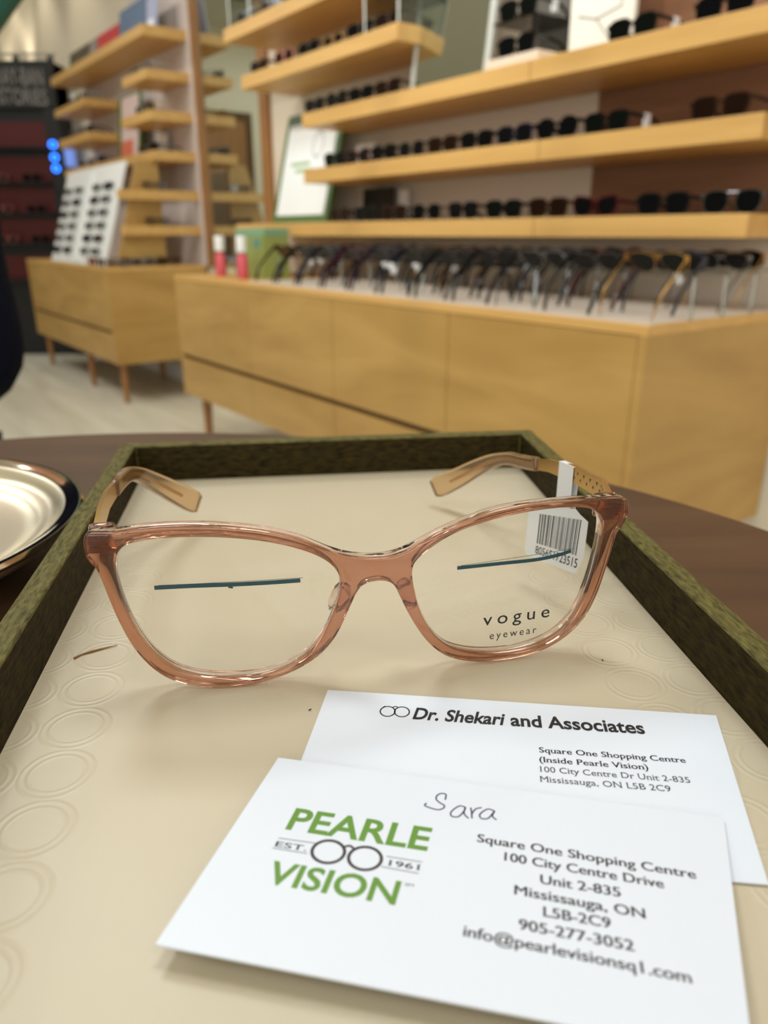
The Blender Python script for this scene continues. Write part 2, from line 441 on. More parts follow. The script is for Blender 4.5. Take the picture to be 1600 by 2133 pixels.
proto('gm', 'gunmetal wire sunglasses', SUN, .053, .043, 2.6, .0013, .016, M['steel'], M['lens_black'], M['black'], wire=True)
proto('gmt', 'white-tagged gunmetal wire sunglasses', SUN, .053, .043, 2.6, .0013, .016, M['steel'], M['lens_black'], M['black'], wire=True, tagged=True)
proto('nv', 'navy square sunglasses', SUN, .051, .041, 2.8, .0035, .017, M['navy'], M['lens_black'], M['navy'])
proto('pk', 'rose rimmed sunglasses', SUN, .052, .044, 2.3, .003, .016, M['pink_ac'], M['lens_brown'], M['gold'])
proto('cg', 'grey crystal eyeglasses', EG, .048, .038, 2.8, .003, .017, M['crystal'], M['lens_clear'], M['crystal'])
proto('sg', 'silver wire eyeglasses', EG, .049, .037, 2.6, .0012, .017, M['steel'], M['lens_clear'], M['steel'], wire=True)
proto('gg', 'gold wire eyeglasses', EG, .049, .039, 2.3, .0012, .017, M['gold'], M['lens_clear'], M['gold'], wire=True)
proto('be', 'black eyeglasses', EG, .049, .037, 3.0, .003, .017, M['black'], M['lens_clear'], M['black'])
proto('re', 'rose eyeglasses', EG, .049, .039, 2.6, .003, .017, M['pink_ac'], M['lens_clear'], M['pink_ac'])
proto('fb', 'folded black eyeglasses', EG, .049, .036, 3.0, .003, .017, M['black'], M['lens_clear'], M['black'], fold=True)
proto('fg', 'folded grey eyeglasses', EG, .049, .036, 2.6, .003, .017, M['crystal'], M['lens_clear'], M['steel'], fold=True)
proto('fr', 'folded maroon eyeglasses', EG, .049, .036, 2.6, .003, .017, M['maroon'], M['lens_clear'], M['maroon'], fold=True)
def place(key, loc, rz, label, group, rx=0.0, ry=0.0):
    c = copy_tree(EY[key])
    if 'proto' in c: del c['proto']
    c.location = loc; c.rotation_euler = (rx, ry, rz)
    c['label'] = label; c['group'] = group
    return c
def row(keys, ss, z, w_, where, group, yaw=None):
    order = sorted(range(len(ss)), key=lambda i: ss[i])
    for n_, i in enumerate(order):
        k = keys[i % len(keys)]
        place(k, SW(ss[i], w_, z), ROT + (yaw[i] if yaw else random.uniform(-0.05, 0.05)),
              '%s, %s from the right %s' % (WORDS[k], ordinal(n_+1), where), group)
def spread(ss, gap):
    ss = sorted(ss); out = [ss[0]]
    for s_ in ss[1:]: out.append(max(s_, out[-1]+gap))
    return out
row(['tt', 'bwt', 'rd', 'nv', 'bw', 'tt', 'gm', 'bw', 'ct', 'bw', 'rd'], spread([0.115, 0.39, 0.535, 0.675, 0.815, 0.955, 1.09, 1.23, 1.37, 1.50, 1.63][:10], 0.14),
    1.071, 0.315, 'on the middle wall shelf', 'sunglasses on the middle wall shelf')
row(['bw', 'bwt'], [0.135, 0.345], 1.246, 0.315, 'on the shelf with the poster', 'sunglasses on the poster shelf')
row(['tt', 'bw', 'rd', 'bw', 'tt'], [1.215, 1.31, 1.415, 1.51, 1.60][:1]+[1.355, 1.495, 1.635][:3], 1.246, 0.315, 'left of the leaning mirror', 'sunglasses left of the leaning mirror')
row(['gmt', 'bw', 'ct', 'tt', 'bwt', 'bw', 'gm', 'tt', 'bw', 'tt'], [0.06, 0.217, 0.40, 0.545, 0.70, 0.86, 1.02, 1.18, 1.335, 1.49], 0.897, 0.315,
    'on the lowest wall shelf', 'sunglasses on the lowest wall shelf')
row(['tt', 'bw', 'gg', 'bw', 'pk', 'tt'], [1.21, 1.36, 1.51, 1.66, 1.83, 2.02], 1.42, 0.315, 'on the short upper shelf', 'glasses on the short upper shelf')
row(['tt', 'bw', 'tt', 'tt', 'bw'], [1.40, 1.55, 1.72, 1.91, 2.10], 1.595, 0.315, 'on the topmost right-hand shelf', 'glasses on the topmost shelf')
o = shop(swbox(MB(), -0.0+0.012, 1.63, 0.02, 0.52, 0.702, 0.705).obj('display_mat', mat('pale_display_mat', (214, 200, 184), 0.4), None))
tag(o, 'pale beige mat on the long cabinet under the rows of sunglasses', 'mat')
# the counter: four rows leaning on clear risers, temples down towards the customer
CK = ['bw', 'rd', 'bwt', 'gm', 'tt', 'bw', 'gmt', 'nv', 'rd', 'bwt', 'gm', 'bw', 'ct', 'bw', 'gmt', 'rd', 'ttt', 'nv', 'bwt', 'gm', 'bw', 'av', 'bw']
TILT = math.radians(40)
for r_i, (wr, nm) in enumerate([(0.135, 'front'), (0.245, 'second'), (0.355, 'third'), (0.465, 'back')]):
    rr = shop(link('acrylic_riser', None))
    swbox(MB(), 0.0, 1.62, wr-0.003, wr+0.003, 0.784, 0.789).obj('rail', M['acrylic'], rr)
    for sp_ in (0.003, 0.405, 0.81, 1.215, 1.617): swbox(MB(), sp_-0.003, sp_+0.003, wr-0.003, wr+0.003, 0.705, 0.784).obj('post', M['acrylic'], rr)
    tag(rr, 'clear acrylic riser strip under the %s row of sunglasses on the counter' % nm, 'display stand', 'acrylic risers on the counter')
    for k in range(11):
        key = CK[(k*5+r_i*7) % len(CK)] if not (k == 0 and r_i == 0) else 'av'
        s_ = 0.075+0.145*k+0.03*(r_i % 2)
        c = place(key, SW(s_, wr-0.001, 0.790), ROT+PI, '%s, %s from the right, %s row on the counter' % (WORDS[key], ordinal(k+1), nm),
                  'sunglasses in rows on the counter', rx=-TILT)
# left unit
row(['cg', 'sg'], [3.235, 3.40], 1.607, 0.345, 'on the second shelf of the left unit', 'eyeglasses in the left unit')
row(['gg', 'cg', 'sg'], [3.235, 3.385, 3.53][:2], 1.43, 0.345, 'on the third shelf of the left unit', 'eyeglasses in the left unit')
row(['be', 'sg'], [3.235, 3.40], 1.25, 0.345, 'on the long shelf over the rack', 'eyeglasses in the left unit')
row(['cg', 'gg', 'sg'], [4.26, 4.42, 4.58], 1.607, 0.345, 'on the small shelf by the kiosk sign', 'eyeglasses in the left unit')
row(['be', 'cg', 'cg'], [4.26, 4.42, 4.58], 1.43, 0.345, 'on the small shelf above the blue lights', 'eyeglasses in the left unit')
row(['be', 'gg', 'sg'], [4.10, 4.30, 4.50], 1.25, 0.345, 'at the far end of the long shelf', 'eyeglasses in the left unit')
ENDROT = math.atan2(D1.y, D1.x)-PI/2
place('fr', SW(3.162, 0.30, 1.066), ENDROT, 'folded maroon eyeglasses on the upper low shelf right of the white rack', 'eyeglasses in the left unit')
place('fr', SW(3.162, 0.30, 0.898), ENDROT, 'folded maroon eyeglasses on the lowest shelf of the left unit', 'eyeglasses in the left unit')
for k in range(5):                          # folded pairs along the open end of the left counter
    key = ['fr', 'fg', 'fr', 'fg', 'fb'][k]
    place(key, SW(3.165+0.012*(k % 2), 0.075+0.135*k if k < 3 else 0.075+0.135*k-0.135*3+0.07, 0.703) if k < 3 else SW(3.188, 0.14+0.135*(k-3), 0.703), ENDROT,
          '%s, %s along the right end of the left cabinet top' % (WORDS[key], ordinal(k+1)), 'eyeglasses on the left counter')
row(['cg', 're'], [3.215, 3.36], 0.702, 0.0, 'at the front edge of the left counter', 'eyeglasses on the left counter')

# white rack leaning against the long shelf
rk = thing('eyeglasses_rack', 'white sloping rack hung with rows of eyeglasses on the left cabinet', 'display rack', SW(3.275, 0.035, 0.7035), ROT)
LEAN = math.atan2(0.17, 0.50)
rk.rotation_euler = (Matrix.Rotation(ROT, 3, 'Z') @ Matrix.Rotation(-LEAN, 3, 'X')).to_euler()
RW = 1.05
mb = MB(); mb.box((-RW, 0, 0), (0, 0.012, 0.53)); mb.obj('back_board', M['white'], rk, bevel=0.001)
mb = MB(); mb.box((-RW*0.49-0.02, -0.008, 0.03), (-RW*0.49+0.02, 0, 0.50)); mb.obj('centre_strip', M['paper'], rk)
inv = rk.matrix_basis
k_i = 0
for col_i, cxr in enumerate((-0.16, -0.36, -0.70, -0.92)):
    for r_ in range(6):
        zz = 0.045+r_*0.068
        mb = MB(); mb.box((cxr-0.008, -0.019, zz-0.006), (cxr+0.008, 0, zz-0.001)); mb.obj('peg', M['white'], rk)
        key = ['fg', 'fb', 'fg', 'fr', 'fg', 'fg', 'fg'][(k_i*3+col_i) % 7]
        p = inv @ Vector((cxr, -0.0175, zz))
        c = place(key, p, 0, '%s on the white rack, %s column from the right, %s row up' % (WORDS[key], ordinal(col_i+1), ordinal(r_+1)), 'eyeglasses hung on the white rack')
        c.rotation_euler = rk.rotation_euler
        k_i += 1
o = shop(swbox(MB(), 3.52, 3.80, 0.0, 0.018, 0.702, 0.735).obj('display_block', M['white'], None, bevel=0.006))
tag(o, 'low white display block on the left cabinet in front of the rack', 'display block')

# ------------------------------------------------------------------ posters and signs
def poster(name, label, cat, s0, s1, w_, z0, h, lean, mats, th=0.006, group=None):
    r = thing(name, label, cat, SW((s0+s1)/2, w_, z0), ROT, group)
    r.rotation_euler = (Matrix.Rotation(ROT, 3, 'Z') @ Matrix.Rotation(-lean, 3, 'X')).to_euler()
    hw = (s1-s0)/2
    MB().box((-hw, 0, 0), (hw, th, h)).obj('board', mats, r)
    return r, hw
M['green_frame'] = mat('green_frame_paint', (74, 104, 40), 0.4)
M['green_text'] = mat('pale_green_print', (150, 186, 120), 0.6)
M['sheet'] = mat('glossy_white_sheet', (240, 242, 240), 0.3)
M['greyprint'] = mat('grey_print', (120, 124, 120), 0.6)
p, hw = poster('framed_sign', 'green framed white sign standing on the lowest shelf beside the bottles', 'sign', 1.67, 2.085, 0.375, 0.8975, 0.41, math.radians(14), M['green_frame'], 0.014)
MB().box((-hw+0.03, -0.002, 0.03), (hw-0.03, 0, 0.37)).obj('sheet', M['sheet'], p)
mb = MB()
for k in range(28):
    a, b_ = 2*PI*k/28, 2*PI*(k+1)/28
    mb.add([(0.06+math.cos(t)*rr, -0.0026, 0.285+math.sin(t)*rr*1.25) for t, rr in ((a, .034), (b_, .034), (b_, .038), (a, .038))], [(0, 1, 2, 3)])
mb.lathe([(0.0, 0), (0.0, 0)], 3)
mb.obj('emblem', M['greyprint'], p)
mb = MB()
for zz, a, b_ in ((0.215, -0.12, 0.02), (0.19, -0.08, 0.05)): mb.box((a, -0.0027, zz), (b_, -0.0021, zz+0.012))
mb.obj('print', M['green_text'], p)
o = shop(swbox(MB(), 1.50, 1.61, 0.47, 0.476, 1.071, 1.155).obj('price_card', M['paper'])); tag(o, 'white card at the left end of the middle shelf behind sunglasses', 'card')
p, hw = poster('dark_sign', 'small dark printed sign behind sunglasses on the lowest shelf', 'sign', 1.42, 1.60, 0.485, 0.8975, 0.115, 0.1, M['dark'])
o = shop(swbox(MB(), 1.345, 1.395, 0.50, 0.506, 0.897, 1.0).obj('price_card', M['paper'])); tag(o, 'narrow white card beside the dark sign on the lowest shelf', 'card')
# leaning mirror and poster display on the upper shelf
mr = thing('tilting_mirror', 'square mirror in a pale frame leaning on the upper shelf', 'mirror', SW(0.98, 0.345, 1.2465), ROT)
mr.rotation_euler = (Matrix.Rotation(ROT, 3, 'Z') @ Matrix.Rotation(-math.radians(7), 3, 'X')).to_euler()
mb = MB()
for a in ((-0.165, 0, 0, -0.150, 0.012, 0.42), (0.145, 0, 0, 0.165, 0.012, 0.42), (-0.15, 0, 0, 0.145, 0.012, 0.008), (-0.15, 0, 0.40, 0.145, 0.012, 0.42)):
    mb.box(a[:3], a[3:])
mb.obj('mirror_frame', mat('pale_grey_frame', (196, 196, 188), 0.25), mr, bevel=0.001)
MB().box((-0.15, 0.003, 0.008), (0.145, 0.010, 0.40)).obj('mirror_glass', M['mirror'], mr)
pd = thing('photo_poster', 'bright white photo poster standing on the upper shelf', 'poster', SW(0.50, 0.41, 1.2465), ROT)
MB().box((-0.10, 0, 0), (0.085, 0.012, 0.30)).obj('board', mat('poster_white', (248, 244, 232), 0.35), pd)
mb = MB()
mb.tube([(-0.07, -0.001, 0.17), (-0.03, -0.001, 0.19), (0.02, -0.001, 0.185), (0.045, -0.001, 0.15)], 0.0016, 5)
mb.tube([(-0.075, -0.001, 0.10), (-0.02, -0.001, 0.085), (0.02, -0.001, 0.04)], 0.0016, 5)
mb.tube([(0.045, -0.001, 0.15), (0.05, -0.001, 0.10), (-0.02, -0.001, 0.085)], 0.0016, 5)
mb.obj('line_drawing', M['greyprint'], pd)
pl = thing('display_plinth', 'cream plinth with grey back board holding two sunglasses beside the poster', 'display stand', SW(0.70, 0.32, 1.2465), ROT)
MB().box((-0.095, 0, 0), (0.085, 0.16, 0.03)).obj('plinth', mat('cream_plinth', (226, 208, 186), 0.5), pl, bevel=0.002)
MB().box((-0.095, 0.16, 0), (0.085, 0.172, 0.30)).obj('back_board', mat('warm_grey_board', (104, 98, 90), 0.45), pl)
MB().box((-0.075, 0.0, 0.105), (0.075, 0.16, 0.108)).obj('shelf_plate', M['acrylic'], pl)
place('bw', SW(0.705, 0.335, 1.2765), ROT, 'lower black sunglasses on the cream plinth beside the white poster', 'sunglasses on the plinth')
place('bwt', SW(0.705, 0.335, 1.3545), ROT, 'upper black sunglasses on the clear plate above the cream plinth', 'sunglasses on the plinth')
# clear acrylic boxes on the two upper shelves
def acr(label, s0, s1, z):
    r = thing('acrylic_box', label, 'display stand', SW(s0, 0.29, z), ROT, 'clear acrylic boxes')
    L_ = s1-s0; mb_ = MB()
    mb_.box((-L_, 0, 0.095), (0, 0.2, 0.10)); mb_.box((-L_, 0, 0), (-L_+0.005, 0.2, 0.095)); mb_.box((-0.005, 0, 0), (0, 0.2, 0.095))
    mb_.obj('bridge_panel', M['acrylic'], r)
    mb_ = MB(); mb_.box((-L_, -0.002, 0.095), (0, 0, 0.10)); mb_.box((-L_, -0.002, 0), (-L_+0.005, 0, 0.095)); mb_.box((-0.005, -0.002, 0), (0, 0, 0.095))
    mb_.obj('bright_edge', mat('polished_edge', (236, 238, 230), 0.2), r)
acr('clear acrylic box over tortoise sunglasses beside the leaning mirror', 1.125, 1.295, 1.4205)
acr('clear acrylic box at the left end of the topmost shelf', 2.02, 2.19, 1.5955)
# coloured posters on the top shelf of the left unit
PC = [(3.20, 3.33, (176, 182, 214), 'pale violet and white poster at the right end of the top shelf'), (3.35, 3.74, (96, 120, 150), 'blue grey poster right of the red one on the top shelf'),
      (3.76, 4.12, (206, 52, 60), 'red poster on the top shelf of the left unit'), (4.14, 4.28, (150, 140, 132), 'narrow grey poster left of the red one'),
      (4.30, 4.70, (74, 66, 48), 'dark poster with a yellowish foot at the left end of the top shelf')]
for s0, s1, c, lb in PC:
    p, hw = poster('shelf_poster', lb, 'poster', s0, s1, 0.40, 1.7905, 0.125 if s0 > 3.75 else 0.17, 0.12, mat('poster_print', c, 0.4), 0.006, 'posters on the top shelf')
    cc = tuple(min(255, int(v*1.35+30)) for v in c)
    MB().box((-hw+0.02, -0.002, 0.015), (hw*0.4, 0, 0.05)).obj('printed_band', mat('poster_band', cc, 0.4), p)
p, hw = poster('tall_poster', 'tall green edged poster of a face standing on the long left shelf', 'poster', 3.66, 4.02, 0.42, 1.2505, 0.345, 0.12, M['green_frame'], 0.01)
MB().box((-hw+0.06, -0.002, 0.01), (hw-0.02, 0, 0.335)).obj('photo', mat('poster_skin', (222, 196, 190), 0.4), p)
MB().box((-hw+0.06, -0.003, 0.01), (hw-0.1, -0.002, 0.11)).obj('red_print', mat('poster_orange', (214, 112, 84), 0.4), p)
o = shop(swbox(MB(), 3.42, 3.58, 0.49, 0.496, 1.25, 1.36).obj('price_card', M['paper'])); tag(o, 'white card on the long left shelf beside the face poster', 'card')
o = shop(swbox(MB(), 4.62, 4.74, 0.40, 0.406, 1.607, 1.70).obj('price_card', M['paper'])); tag(o, 'white card on the small shelf by the kiosk sign', 'card')

# ------------------------------------------------------------------ bottles and green box on the counter
M['pink'] = mat('pink_liquid', (214, 92, 104), 0.25)
M['bottle_clear'] = clearmat('clear_plastic', (240, 244, 238), 1.2)
bt = thing('spray_bottle', 'left one of the two pink spray bottles on the counter', 'bottle', SW(2.03, 0.11, 0.702), 0, 'pink spray bottles')
MB().lathe([(0.019, 0), (0.021, 0.003), (0.021, 0.075), (0.012, 0.088), (0.011, 0.094)], 20).obj('bottle', M['pink'], bt, smooth=0.6)
MB().lathe([(0.012, 0.094), (0.012, 0.11), (0.009, 0.112), (0.009, 0.122)], 16).obj('pump', M['white'], bt, smooth=0.6)
MB().lathe([(0.0195, 0.0945), (0.0195, 0.148), (0.0185, 0.150)], 20).obj('clear_cap', M['white'], bt, smooth=0.6)
b2 = copy_tree(bt); b2.location = SW(1.80, 0.09, 0.702); b2['label'] = 'right one of the two pink spray bottles, in front of the green box'
gb = thing('carton', 'green box with blue top edge standing on the counter behind the bottle', 'box', SW(1.85, 0.15, 0.7025), ROT)
MB().box((-0.115, 0, 0), (0.115, 0.10, 0.15)).obj('box_body', mat('lime_card', (146, 158, 86), 0.5), gb, bevel=0.001)
MB().box((-0.116, -0.001, 0.15), (0.116, 0.101, 0.175)).obj('lid', mat('mint_card', (124, 166, 132), 0.5), gb, bevel=0.001)
MB().box((0.03, -0.002, 0.11), (0.08, 0, 0.14)).obj('print', mat('teal_print', (92, 140, 130), 0.5), gb)
MB().box((0.10, -0.0015, 0.0), (0.11, 0, 0.15)).obj('edge_print', mat('olive_print', (120, 130, 50), 0.5), gb)
o = shop(swbox(MB(), 1.985, 2.045, 0.18, 0.26, 0.702, 0.82).obj('carton', mat('grey_card', (120, 118, 122), 0.5), None, bevel=0.001))
tag(o, 'small grey box between the two pink bottles on the counter', 'box')

# ------------------------------------------------------------------ kiosk at far left
M['kiosk'] = mat('kiosk_black', (18, 17, 18), 0.45)
M['kred'] = mat('kiosk_red', (84, 16, 15), 0.4)
ks = thing('sunglasses_kiosk', 'tall black kiosk with red shelves and lettered header at the far left', 'display stand', (-2.225, 5.70, 0), 0)
KW = 1.3
MB().box((-KW, 0.03, 0), (0, 0.24, 1.93)).obj('carcass', M['kiosk'], ks)
MB().box((-KW-0.01, -0.01, 1.66), (0.0, 0.24, 1.94)).obj('header', M['kiosk'], ks)
lt = mat('header_letters', (128, 122, 116), 0.5)
lettering('header_text', 'RAY-BAN', -0.375, -0.06, 1.80, 0.10, lt, ks, -0.0115, bold=0.012, upright=True, slope=-0.03)
lettering('header_text', 'STORIES', -0.375, -0.05, 1.685, 0.09, lt, ks, -0.0115, bold=0.012, upright=True, slope=-0.03)
MB().box((-KW, -0.005, 1.97), (0.03, 0.02, 1.985)).obj('top_rail', mat('rail_steel', (170, 166, 150), 0.35), ks)
for x in (-0.25, -0.02, -1.0):
    MB().box((x, 0.0, 1.93), (x+0.03, 0.03, 1.97)).obj('rail_post', M['kiosk'], ks)
MB().box((-KW, 0.0, 0.0), (-KW+0.03, 0.03, 1.66)).obj('side_post', M['kiosk'], ks)
MB().box((-0.10, 0.0, 0.0), (0, 0.03, 1.66)).obj('side_post', M['kiosk'], ks)
for zz in (0.55, 0.80, 1.0, 1.2, 1.42):
    MB().box((-KW+0.04, 0.026, zz), (-0.11, 0.03, zz+0.16)).obj('red_panel', M['kred'], ks)
    MB().box((-KW+0.03, -0.07, zz-0.012), (-0.10, 0.03, zz-0.004)).obj('shelf', M['kiosk'], ks)
MB().box((0.0, 0.02, 1.30), (0.05, 0.10, 1.47)).obj('lit_panel', emis('pale_blue_panel', (120, 150, 230), 0.5), ks)
bl = emis('blue_light', (40, 120, 255), 5.0)
for zz in (1.435, 1.355, 1.285):
    mb = MB()
    pts = [(-0.06+0.022*math.cos(2*PI*k/16), -0.006, zz+0.02*math.sin(2*PI*k/16)) for k in range(17)]
    mb.tube(pts, 0.004, 6); mb.obj('blue_lamp', bl, ks)
n_ = 0
for zz in (0.80, 1.0, 1.2):
    for x in (-0.22, -0.45, -0.68):
        n_ += 1
        key = ['bw', 'rd', 'pk'][n_ % 3]
        c = place(key, (-2.225+x, 5.70-0.055, zz-0.004), 0, '%s on the red kiosk, %s from the right, %s shelf' % (WORDS[key], ordinal(int(round(-x/0.23))), {0.8: 'low', 1.0: 'middle', 1.2: 'high'}[zz]), 'sunglasses on the kiosk')
        for ch in list(c.children):
            if ch.name.startswith('temple'): pass
# dark green pipe crossing the top left corner
gt = MB(); gt.tube([(-2.09, 1.8, 0.0), (-0.79, 1.8, 1.307), (0.79, 1.8, 2.9)], 0.03, 20)
o = gt.obj('sloping_pole', mat('dark_green_enamel', (24, 84, 70), 0.35), None, smooth=0.8); tag(o, 'dark green sloping pole crossing the top left corner', 'pole')

# ------------------------------------------------------------------ dispensing table
TZ = 0.742
tb = thing('round_table', 'round brown wood table the tray lies on', 'table', (-0.13, 0.1175, 0))
M['table'] = wood('brown_laminate', (98, 70, 46), (76, 53, 33), (5, 45, 5), 0.42, distort=0.8)
MB().lathe([(0.335, TZ-0.028), (0.344, TZ-0.024), (0.346, TZ-0.012), (0.344, TZ-0.002), (0.341, TZ)], 96).obj('tabletop', M['table'], tb, smooth=0.5)
MB().lathe([(0.045, 0.02), (0.035, 0.06), (0.032, 0.60), (0.06, 0.70), (0.10, TZ-0.0285)], 32).obj('pedestal', M['steel'], tb, smooth=0.6)
MB().lathe([(0.24, 0.0), (0.24, 0.012), (0.06, 0.022)], 48).obj('foot', M['steel'], tb, smooth=0.6)

# ------------------------------------------------------------------ tray
TF = 0.753
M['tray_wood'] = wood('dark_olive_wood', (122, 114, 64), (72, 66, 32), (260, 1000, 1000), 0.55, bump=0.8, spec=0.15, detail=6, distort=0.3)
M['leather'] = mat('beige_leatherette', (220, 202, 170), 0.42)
M['tray_side_shaded'] = wood('shaded_olive_side', (62, 51, 18), (26, 20, 6), (200, 700, 700), 0.65, bump=0.8, spec=0.1, detail=6, distort=0.3)  # side-face copy of the rail wood, shade from overhead light put into its colour
TROT = math.radians(7.5); TORG = Vector((-0.0075, 0.18, TZ))
tr = thing('eyeglasses_tray', 'dark olive wooden tray with beige embossed lining under the rose eyeglasses', 'tray', TORG, TROT)
Ti = (Matrix.Translation(TORG) @ Matrix.Rotation(TROT, 4, 'Z')).inverted()
def tl(x, y): v = Ti @ Vector((x, y, TZ)); return Vector((v.x, v.y))
IN = [tl(-0.1128, 0.3260), tl(0.0660, 0.3494), tl(0.0955, 0.025), tl(-0.0664, 0.014)]     # back-left, back-right, front-right, front-left
cen = sum(IN, Vector((0, 0)))/4
def offs(poly, d):
    out = []
    for i in range(4):
        p0, p1, p2 = poly[i-1], poly[i], poly[(i+1) % 4]
        e1, e2 = (p1-p0).normalized(), (p2-p1).normalized()
        n1, n2 = Vector((-e1.y, e1.x)), Vector((-e2.y, e2.x))
        if n1.dot(p1-cen) < 0: n1 = -n1
        if n2.dot(p1-cen) < 0: n2 = -n2
        k = d/(1+n1.dot(n2)); out.append(p1+(n1+n2)*k)
    return out
OUT = offs(IN, 0.0068)
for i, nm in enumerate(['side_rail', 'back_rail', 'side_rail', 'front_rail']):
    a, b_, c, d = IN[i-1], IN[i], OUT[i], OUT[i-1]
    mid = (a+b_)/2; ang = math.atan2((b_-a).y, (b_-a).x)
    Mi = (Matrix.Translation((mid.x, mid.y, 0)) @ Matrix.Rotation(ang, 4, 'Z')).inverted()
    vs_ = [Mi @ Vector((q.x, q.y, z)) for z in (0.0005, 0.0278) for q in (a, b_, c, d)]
    o = MB().add(vs_, [(0, 1, 2, 3), (0, 1, 5, 4), (1, 2, 6, 5), (2, 3, 7, 6), (3, 0, 4, 7)], 1).add([Mi @ Vector((q.x, q.y, 0.0278)) for q in (a, b_, c, d)], [(0, 1, 2, 3)], 0).weld().obj(nm, [M['tray_wood'], M['tray_side_shaded']], tr, bevel=0.0007)
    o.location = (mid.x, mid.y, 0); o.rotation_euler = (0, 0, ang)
IN2 = offs(IN, -0.0001)
vs_ = [(q.x, q.y, z) for z in (0.0006, 0.0110) for q in IN2]
MB().add(vs_, [(3, 2, 1, 0), (4, 5, 6, 7), (0, 1, 5, 4), (1, 2, 6, 5), (2, 3, 7, 6), (3, 0, 4, 7)]).obj('lining', M['leather'], tr)
# embossed rings down both sides of the lining (bump in the lining's own material)
nt, N, L, bs = nodes(M['leather'])
def math_(op, a, b_=None, c=None):
    n = N.new('ShaderNodeMath'); n.operation = op
    for i, v in enumerate((a, b_, c)):
        if v is None: continue
        if isinstance(v, (int, float)): n.inputs[i].default_value = v
        else: L.new(v, n.inputs[i])
    return n.outputs[0]
tc = N.new('ShaderNodeTexCoord'); sp = N.new('ShaderNodeSeparateXYZ'); L.new(tc.outputs['Object'], sp.inputs[0])
X, Y = sp.outputs[0], sp.outputs[1]
P_ = 0.0158
ox = 0.0845-0.0245
ax = math_('SUBTRACT', math_('ABSOLUTE', X), ox)
def cell(v, off): return math_('SUBTRACT', math_('MODULO', math_('ADD', v, off+10*P_), P_), P_/2)
dx, dy = cell(ax, 0.0), cell(Y, 0.004)
d_ = math_('SQRT', math_('ADD', math_('MULTIPLY', dx, dx), math_('MULTIPLY', dy, dy)))
def ringh(r, wd): return math_('SUBTRACT', 1.0, math_('MINIMUM', math_('DIVIDE', math_('ABSOLUTE', math_('SUBTRACT', d_, r)), wd), 1.0))
disc = math_('MULTIPLY', math_('LESS_THAN', d_, 0.0058), 0.4)
h = math_('MAXIMUM', ringh(0.0074, 0.0007), ringh(0.0058, 0.0006))
mask = math_('GREATER_THAN', ax, 0.0)
h = math_('MULTIPLY', h, mask)
nz = N.new('ShaderNodeTexNoise'); nz.inputs['Scale'].default_value = 900; L.new(tc.outputs['Object'], nz.inputs['Vector'])
h2 = math_('ADD', h, math_('MULTIPLY', nz.outputs[0], 0.03))
bp = N.new('ShaderNodeBump'); bp.inputs['Strength'].default_value = 0.2; bp.inputs['Distance'].default_value = 0.0006
L.new(h2, bp.inputs['Height']); L.new(bp.outputs[0], bs.inputs['Normal'])
# soft mottled wear on the leatherette
n2 = N.new('ShaderNodeTexNoise'); n2.inputs['Scale'].default_value = 26; n2.inputs['Detail'].default_value = 4
cr = N.new('ShaderNodeValToRGB'); cr.color_ramp.elements[0].color = lin((204, 190, 162)); cr.color_ramp.elements[1].color = lin((212, 199, 172))
L.new(tc.outputs['Object'], n2.inputs['Vector']); L.new(n2.outputs[0], cr.inputs[0]); L.new(cr.outputs[0], bs.inputs['Base Color'])
# scratch and hair on the lining
mb = MB(); mb.tube([(-0.0832, 0.1732, TF+.0003), (-0.0818, 0.1752, TF+.0003), (-0.0796, 0.1767, TF+.0003), (-0.0770, 0.1783, TF+.0003), (-0.0738, 0.1801, TF+.0003)], [0.0003, 0.0002, 0.00035, 0.0002, 0.0001], 5)
o = mb.obj('thread', mat('amber_thread', (150, 104, 50), 0.5)); tag(o, 'short amber thread lying on the tray lining left of the eyeglasses', 'thread')
random.seed(3)
for x_, y_ in ((-0.018, 0.150), (-0.0105, 0.1485), (-0.012, 0.141), (0.0585, 0.172)):
    a = random.uniform(0, 3)
    mb = MB(); mb.tube([(x_, y_, TF+.00025), (x_+.0007*math.cos(a), y_+.0007*math.sin(a), TF+.0003)], 0.00014, 5)
    o = mb.obj('lint_speck', M['ink']); tag(o, 'tiny dark lint speck on the beige tray lining', 'speck', 'lint specks on the lining')

# ------------------------------------------------------------------ steel dish
o = thing('metal_dish', None, None, (-0.2005, 0.245, TZ))
MB().lathe([(0.058, 0.0), (0.060, 0.002), (0.079, 0.0122), (0.0812, 0.0150), (0.0812, 0.0196), (0.0795, 0.0190),
            (0.0775, 0.0170), (0.074, 0.0150), (0.0725, 0.0150), (0.070, 0.0132), (0.064, 0.0112), (0.05, 0.0104), (0.02, 0.0100), (0.001, 0.0100)], 96).obj('bowl', mat('satin_steel', (244, 232, 204), 0.32, metal=1.0), o, smooth=0.9)
rm_ = MB(); n_ = 96; rp = [(0.0813, 0.0197), (0.0832, 0.0201), (0.0850, 0.0212), (0.0872, 0.0212), (0.0880, 0.0200), (0.0866, 0.0182), (0.0840, 0.0168), (0.0813, 0.0155)]
rm_.add([(r_*math.cos(2*PI*k/n_), r_*math.sin(2*PI*k/n_), z) for r_, z in rp for k in range(n_)],
        [(i*n_+k, i*n_+(k+1) % n_, ((i+1) % 8)*n_+(k+1) % n_, ((i+1) % 8)*n_+k) for i in range(8) for k in range(n_)])
rm_.obj('rim', mat('polished_steel', (226, 218, 200), 0.07, metal=1.0), o, smooth=0.9)
tag(o, 'round polished metal dish on the table left of the tray', 'dish')

